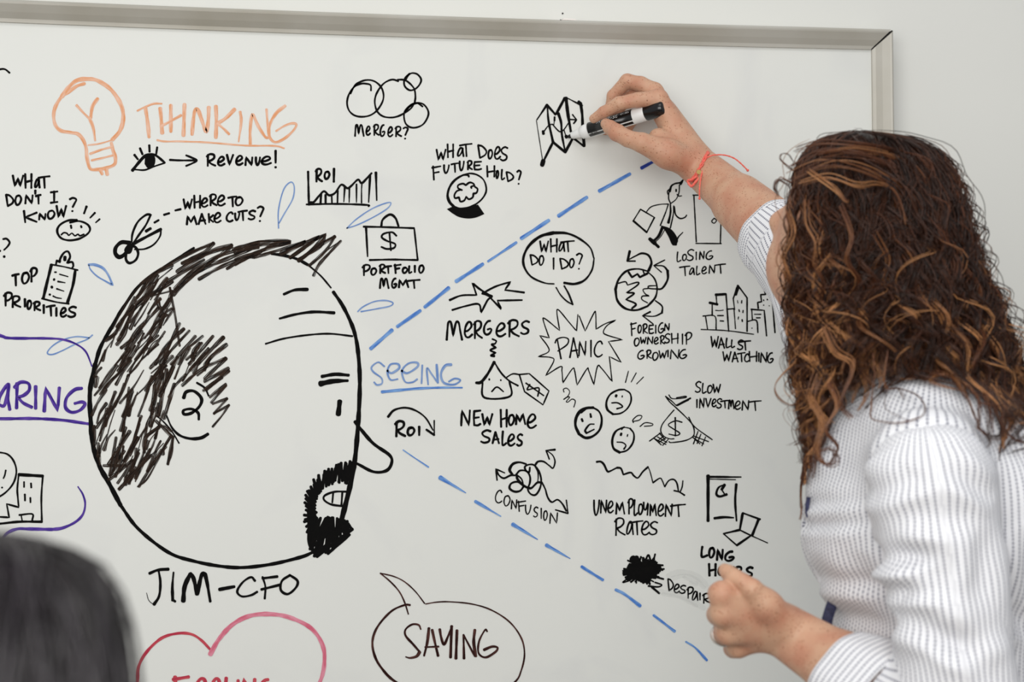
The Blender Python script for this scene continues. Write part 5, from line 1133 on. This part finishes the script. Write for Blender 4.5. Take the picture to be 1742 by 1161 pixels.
def label_patch(name, h0, h1, a0, a1, m, lift=.00012, parent=pen):
    vs = []; fs = []; n = 20
    for i in range(n+1):
        a = a0+(a1-a0)*i/n
        for h, dl in ((h0, 0), (h1, 0)):
            rr = RM+lift; vs.append(mk0+mdir*h+(mup*math.cos(a)+mside*math.sin(a))*rr)
    for i in range(n): fs.append((2*i, 2*i+1, 2*i+3, 2*i+2))
    o = mesh_obj(name, vs, fs, m, parent, smooth=True); thick(o, .0001); return o
LB0, LB1 = .0355*k_, .104*k_
sgn = 1
lb = label_patch('label_band', LB0, LB1, R(-115), R(28), m_pb)
label_patch('label_band', LB0, LB1-.001, R(38), R(62), m_pb)
# lettering printed on the band
m_wi = mat('white_print', srgb(225, 225, 225), .5)
def pen_text(txt, h, a_mid, size, m, name='print'):
    fs = []; vs = []; x = h
    for ch in txt:
        if ch == ' ': x += size*.5; continue
        w_ = size*(.62 if ch not in 'I!' else .3)
        for g_ in GL.get(ch, GL['I']).split(';'):
            g_ = g_.strip().lstrip('~'); pts = [tuple(map(float, t.rstrip('!').split(','))) for t in g_.split()]
            for j in range(len(pts)-1):
                (u0, v0), (u1, v1) = pts[j], pts[j+1]
                dx, dy = (u1-u0)*w_, (v1-v0)*size; L_ = math.hypot(dx, dy) or 1; nx, ny = -dy/L_*size*.07, dx/L_*size*.07
                b = len(vs)
                for (uu, vv, sg) in ((u0, v0, 1), (u1, v1, 1), (u1, v1, -1), (u0, v0, -1)):
                    hh = x+uu*w_+nx*sg; aa = a_mid+((vv-.5)*size+ny*sg)/RM
                    vs.append(mk0+mdir*hh+(mup*math.cos(aa)+mside*math.sin(aa))*(RM+.00026))
                fs.append((b, b+1, b+2, b+3))
        x += w_+size*.16
    return mesh_obj(name, vs, fs, m, pen)
pen_text('DRY ERASE', .050*k_, R(-40), .0045, m_wi)
pen_text('CHISEL', .088*k_, R(-45), .0028, m_wi)
pen_text('LOW ODOR', .0375*k_, R(33), .0018, m_pb)
# open zigzag mark printed on the label
vs = []; fs = []
# ------------------------------------------------ the seated person in the foreground
Q0 = CAM+ray(-14, 1283)*(1.0/FPX)
fg = empty('person', (Q0.x, Q0.y+.02, 0), 'seated person with smooth dark hair in the foreground at lower left, seen from behind', 'person')
m_skin2 = skin('plain_skin', srgb(205, 160, 132), srgb(190, 138, 112), False)
m_top = mat('charcoal_jumper', srgb(40, 42, 54), .9, bump=(200, .5)); m_trs = mat('dark_trousers', srgb(30, 30, 36), .9)
bd = Field((Q0.x-.34, Q0.y-.24, -.01), (Q0.x+.34, Q0.y+.64, Q0.z+.16), .007)
yv = Vector((0, 1, 0)); xv = Vector((1, 0, 0))
nk = Q0-UZ*.15-yv*.01; ch = Vector((Q0.x, Q0.y-.02, .82)); hp2 = Vector((Q0.x, Q0.y, .585))
bd.ell(Q0, (.056, .080, .092), k=.02); bd.ell(Q0+yv*.03-UZ*.05, (.050, .06, .075), k=.02); bd.cone(Q0+yv*.085-UZ*.02, Q0+yv*.102-UZ*.045, .008, .010, .01)
bd.cone(Q0-UZ*.08, nk, .05, .052, .02); bd.cone(nk-UZ*.05, ch, .06, .11, .04, flat=(0, 1, 0), f=.68); bd.cone(ch, hp2, .13, .14, .04, flat=(0, 1, 0), f=.75)
arms = {}
for s_ in (-1, 1):
    sh = Vector((Q0.x+s_*.155, Q0.y-.02, nk.z-.07)); el = sh+Vector((s_*.03, .08, -.26)); wr = el+Vector((-s_*.07, .20, -.07)); arms[s_] = (sh, el, wr)
    bd.cone(nk-UZ*.05, sh, .030, .034, .02); bd.chain([sh, el, wr], [.034, .030, .022], .02)
    bd.cone(wr, wr+Vector((-s_*.03, .08, -.01)), .024, .018, .02)
    for q_ in range(4): bd.cone(wr+Vector((-s_*.02+(.014*(q_-1.5)), .08, -.01)), wr+Vector((-s_*.03+(.017*(q_-1.5)), .15-.006*abs(q_-1), -.02)), .0085, .007, .004)
    bd.cone(wr+Vector((-s_*.01, .03, 0)), wr+Vector((-s_*.055, .08, 0)), .012, .009, .008)
    hj = hp2+xv*s_*.085; kn2 = hj+Vector((s_*.02, .42, -.03)); ak2 = kn2+Vector((0, .0, -.42)); bd.chain([hj, kn2, ak2], [.075, .052, .033], .02); bd.cone(ak2-UZ*.045, ak2+yv*.14-UZ*.05, .03, .024, .02)
    arms[s_] += (hj, kn2, ak2)
v_, f_ = bd.mesh(); mesh_obj('body', v_, f_, m_skin2, fg, smooth=True)
tp_ = Field((Q0.x-.36, Q0.y-.28, .44), (Q0.x+.36, Q0.y+.45, Q0.z-.06), .007)
tp_.cone(nk-UZ*.0, nk-UZ*.05, .062, .075, .02); tp_.cone(nk-UZ*.035, ch, .088, .145, .04, flat=(0, 1, 0), f=.72); tp_.cone(ch, hp2, .145, .16, .04, flat=(0, 1, 0), f=.78)
for s_ in (-1, 1):
    sh, el, wr = arms[s_][:3]; tp_.cone(nk-UZ*.035, sh, .054, .058, .03); tp_.chain([sh, el, wr-(wr-el)*.06], [.058, .048, .036], .02)
v_, f_ = tp_.mesh(); v_, f_ = clip_mesh(v_, f_, lambda p: p[:, 2] < nk.z+.018); o = mesh_obj('jumper', v_, f_, m_top, fg, smooth=True); thick(o, .002)
tr = Field((Q0.x-.30, Q0.y-.28, .06), (Q0.x+.30, Q0.y+.60, .72), .007)
tr.cone(hp2+xv*.06, hp2-xv*.06, .12, .12, .03)
for s_ in (-1, 1): hj, kn2, ak2 = arms[s_][3:]; tr.chain([hj, kn2, ak2], [.092, .068, .056], .02)
v_, f_ = tr.mesh(); v_, f_ = clip_mesh(v_, f_, lambda p: p[:, 2] > .09); o = mesh_obj('trousers', v_, f_, m_trs, fg, smooth=True); thick(o, .002)
for s_ in (-1, 1):
    ak2 = arms[s_][5]; Fo = Field((ak2.x-.08, ak2.y-.10, -.002), (ak2.x+.08, ak2.y+.24, .15), .005)
    Fo.cone(Vector((ak2.x, ak2.y-.03, .045)), Vector((ak2.x, ak2.y+.15, .036)), .042, .034, .01); Fo.cone(ak2-UZ*.05, ak2+UZ*.01, .045, .046, .02)
    sv, sf = Fo.mesh(); sv[:, 2] = np.maximum(sv[:, 2], 0); mesh_obj('shoe', sv, sf, m_shoe, fg, smooth=True)
Z2 = np.array([.104, .099, .088, .070, .04, 0, -.04, -.08, -.12, -.16, -.20, -.24, -.28, -.30])
E2 = {k: [0, .026, .043, .050, .054, .056, .058, .058, .058, .058, .058, .058, .058, .055] for k in (-180, -90, 0, 90, 180)}
E2[90] = [0, .032, .055, .072, .086, .092, .096, .104, .102, .100, .10, .10, .10, .09]; E2[-90] = E2[90]
L2 = {-180: -.26, 0: -.26, 180: -.26}
NP_R, NP_T = np.array([1., 0, 0]), np.array([0, -1., 0])
m_hair2 = hair_mat('smooth_dark_hair', .5, .38)
g2 = grow(Q0, 460, 9, (.0012, (.09, .16)), E2, L2, (-38, 218), (lin(22, 17, 19), lin(46, 41, 46), lin(66, 60, 68)), 21, npts=24, rad=.0009, zs=Z2, clumpr=.0028, straight=True)
for i_ in range(1):
    o = tubes('hair', g2[0], g2[1], g2[2], m_hair2, fg); o['label'] = 'smooth shoulder length dark hair'
underlayer('hair_underlayer', Q0, E2, L2, (-38, 218), .95, mat('dark_hair_underlayer', srgb(22, 18, 20), .5, spec=.4, bump=(120, .6)), fg, Z2, .95)
# meeting chair under the seated person
chr_ = empty('meeting_chair', (Q0.x, Q0.y+.05, 0), 'black meeting chair under the seated person', 'chair')
m_seat = mat('black_upholstery', srgb(28, 28, 30), .85, bump=(300, .4)); m_leg = mat('chrome_leg', srgb(150, 150, 152), .25, 1)
box('seat', (Q0.x-.22, Q0.y-.17, .405), (Q0.x+.22, Q0.y+.26, .452), m_seat, chr_, .015)
box('backrest', (Q0.x-.21, Q0.y-.235, .56), (Q0.x+.21, Q0.y-.20, .86), m_seat, chr_, .012)
for sx in (-1, 1):
    for yy in (-.16, .23): cord('leg', [Vector((Q0.x+sx*.19, Q0.y+yy, .41)), Vector((Q0.x+sx*.20, Q0.y+yy*1.15, .20)), Vector((Q0.x+sx*.21, Q0.y+yy*1.3, .002))], .011, m_leg, chr_, 4, 12)
    cord('back_post', [Vector((Q0.x+sx*.17, Q0.y-.15, .42)), Vector((Q0.x+sx*.17, Q0.y-.215, .50)), Vector((Q0.x+sx*.17, Q0.y-.228, .60)), Vector((Q0.x+sx*.17, Q0.y-.236, .80))], .009, m_leg, chr_, 5, 12)
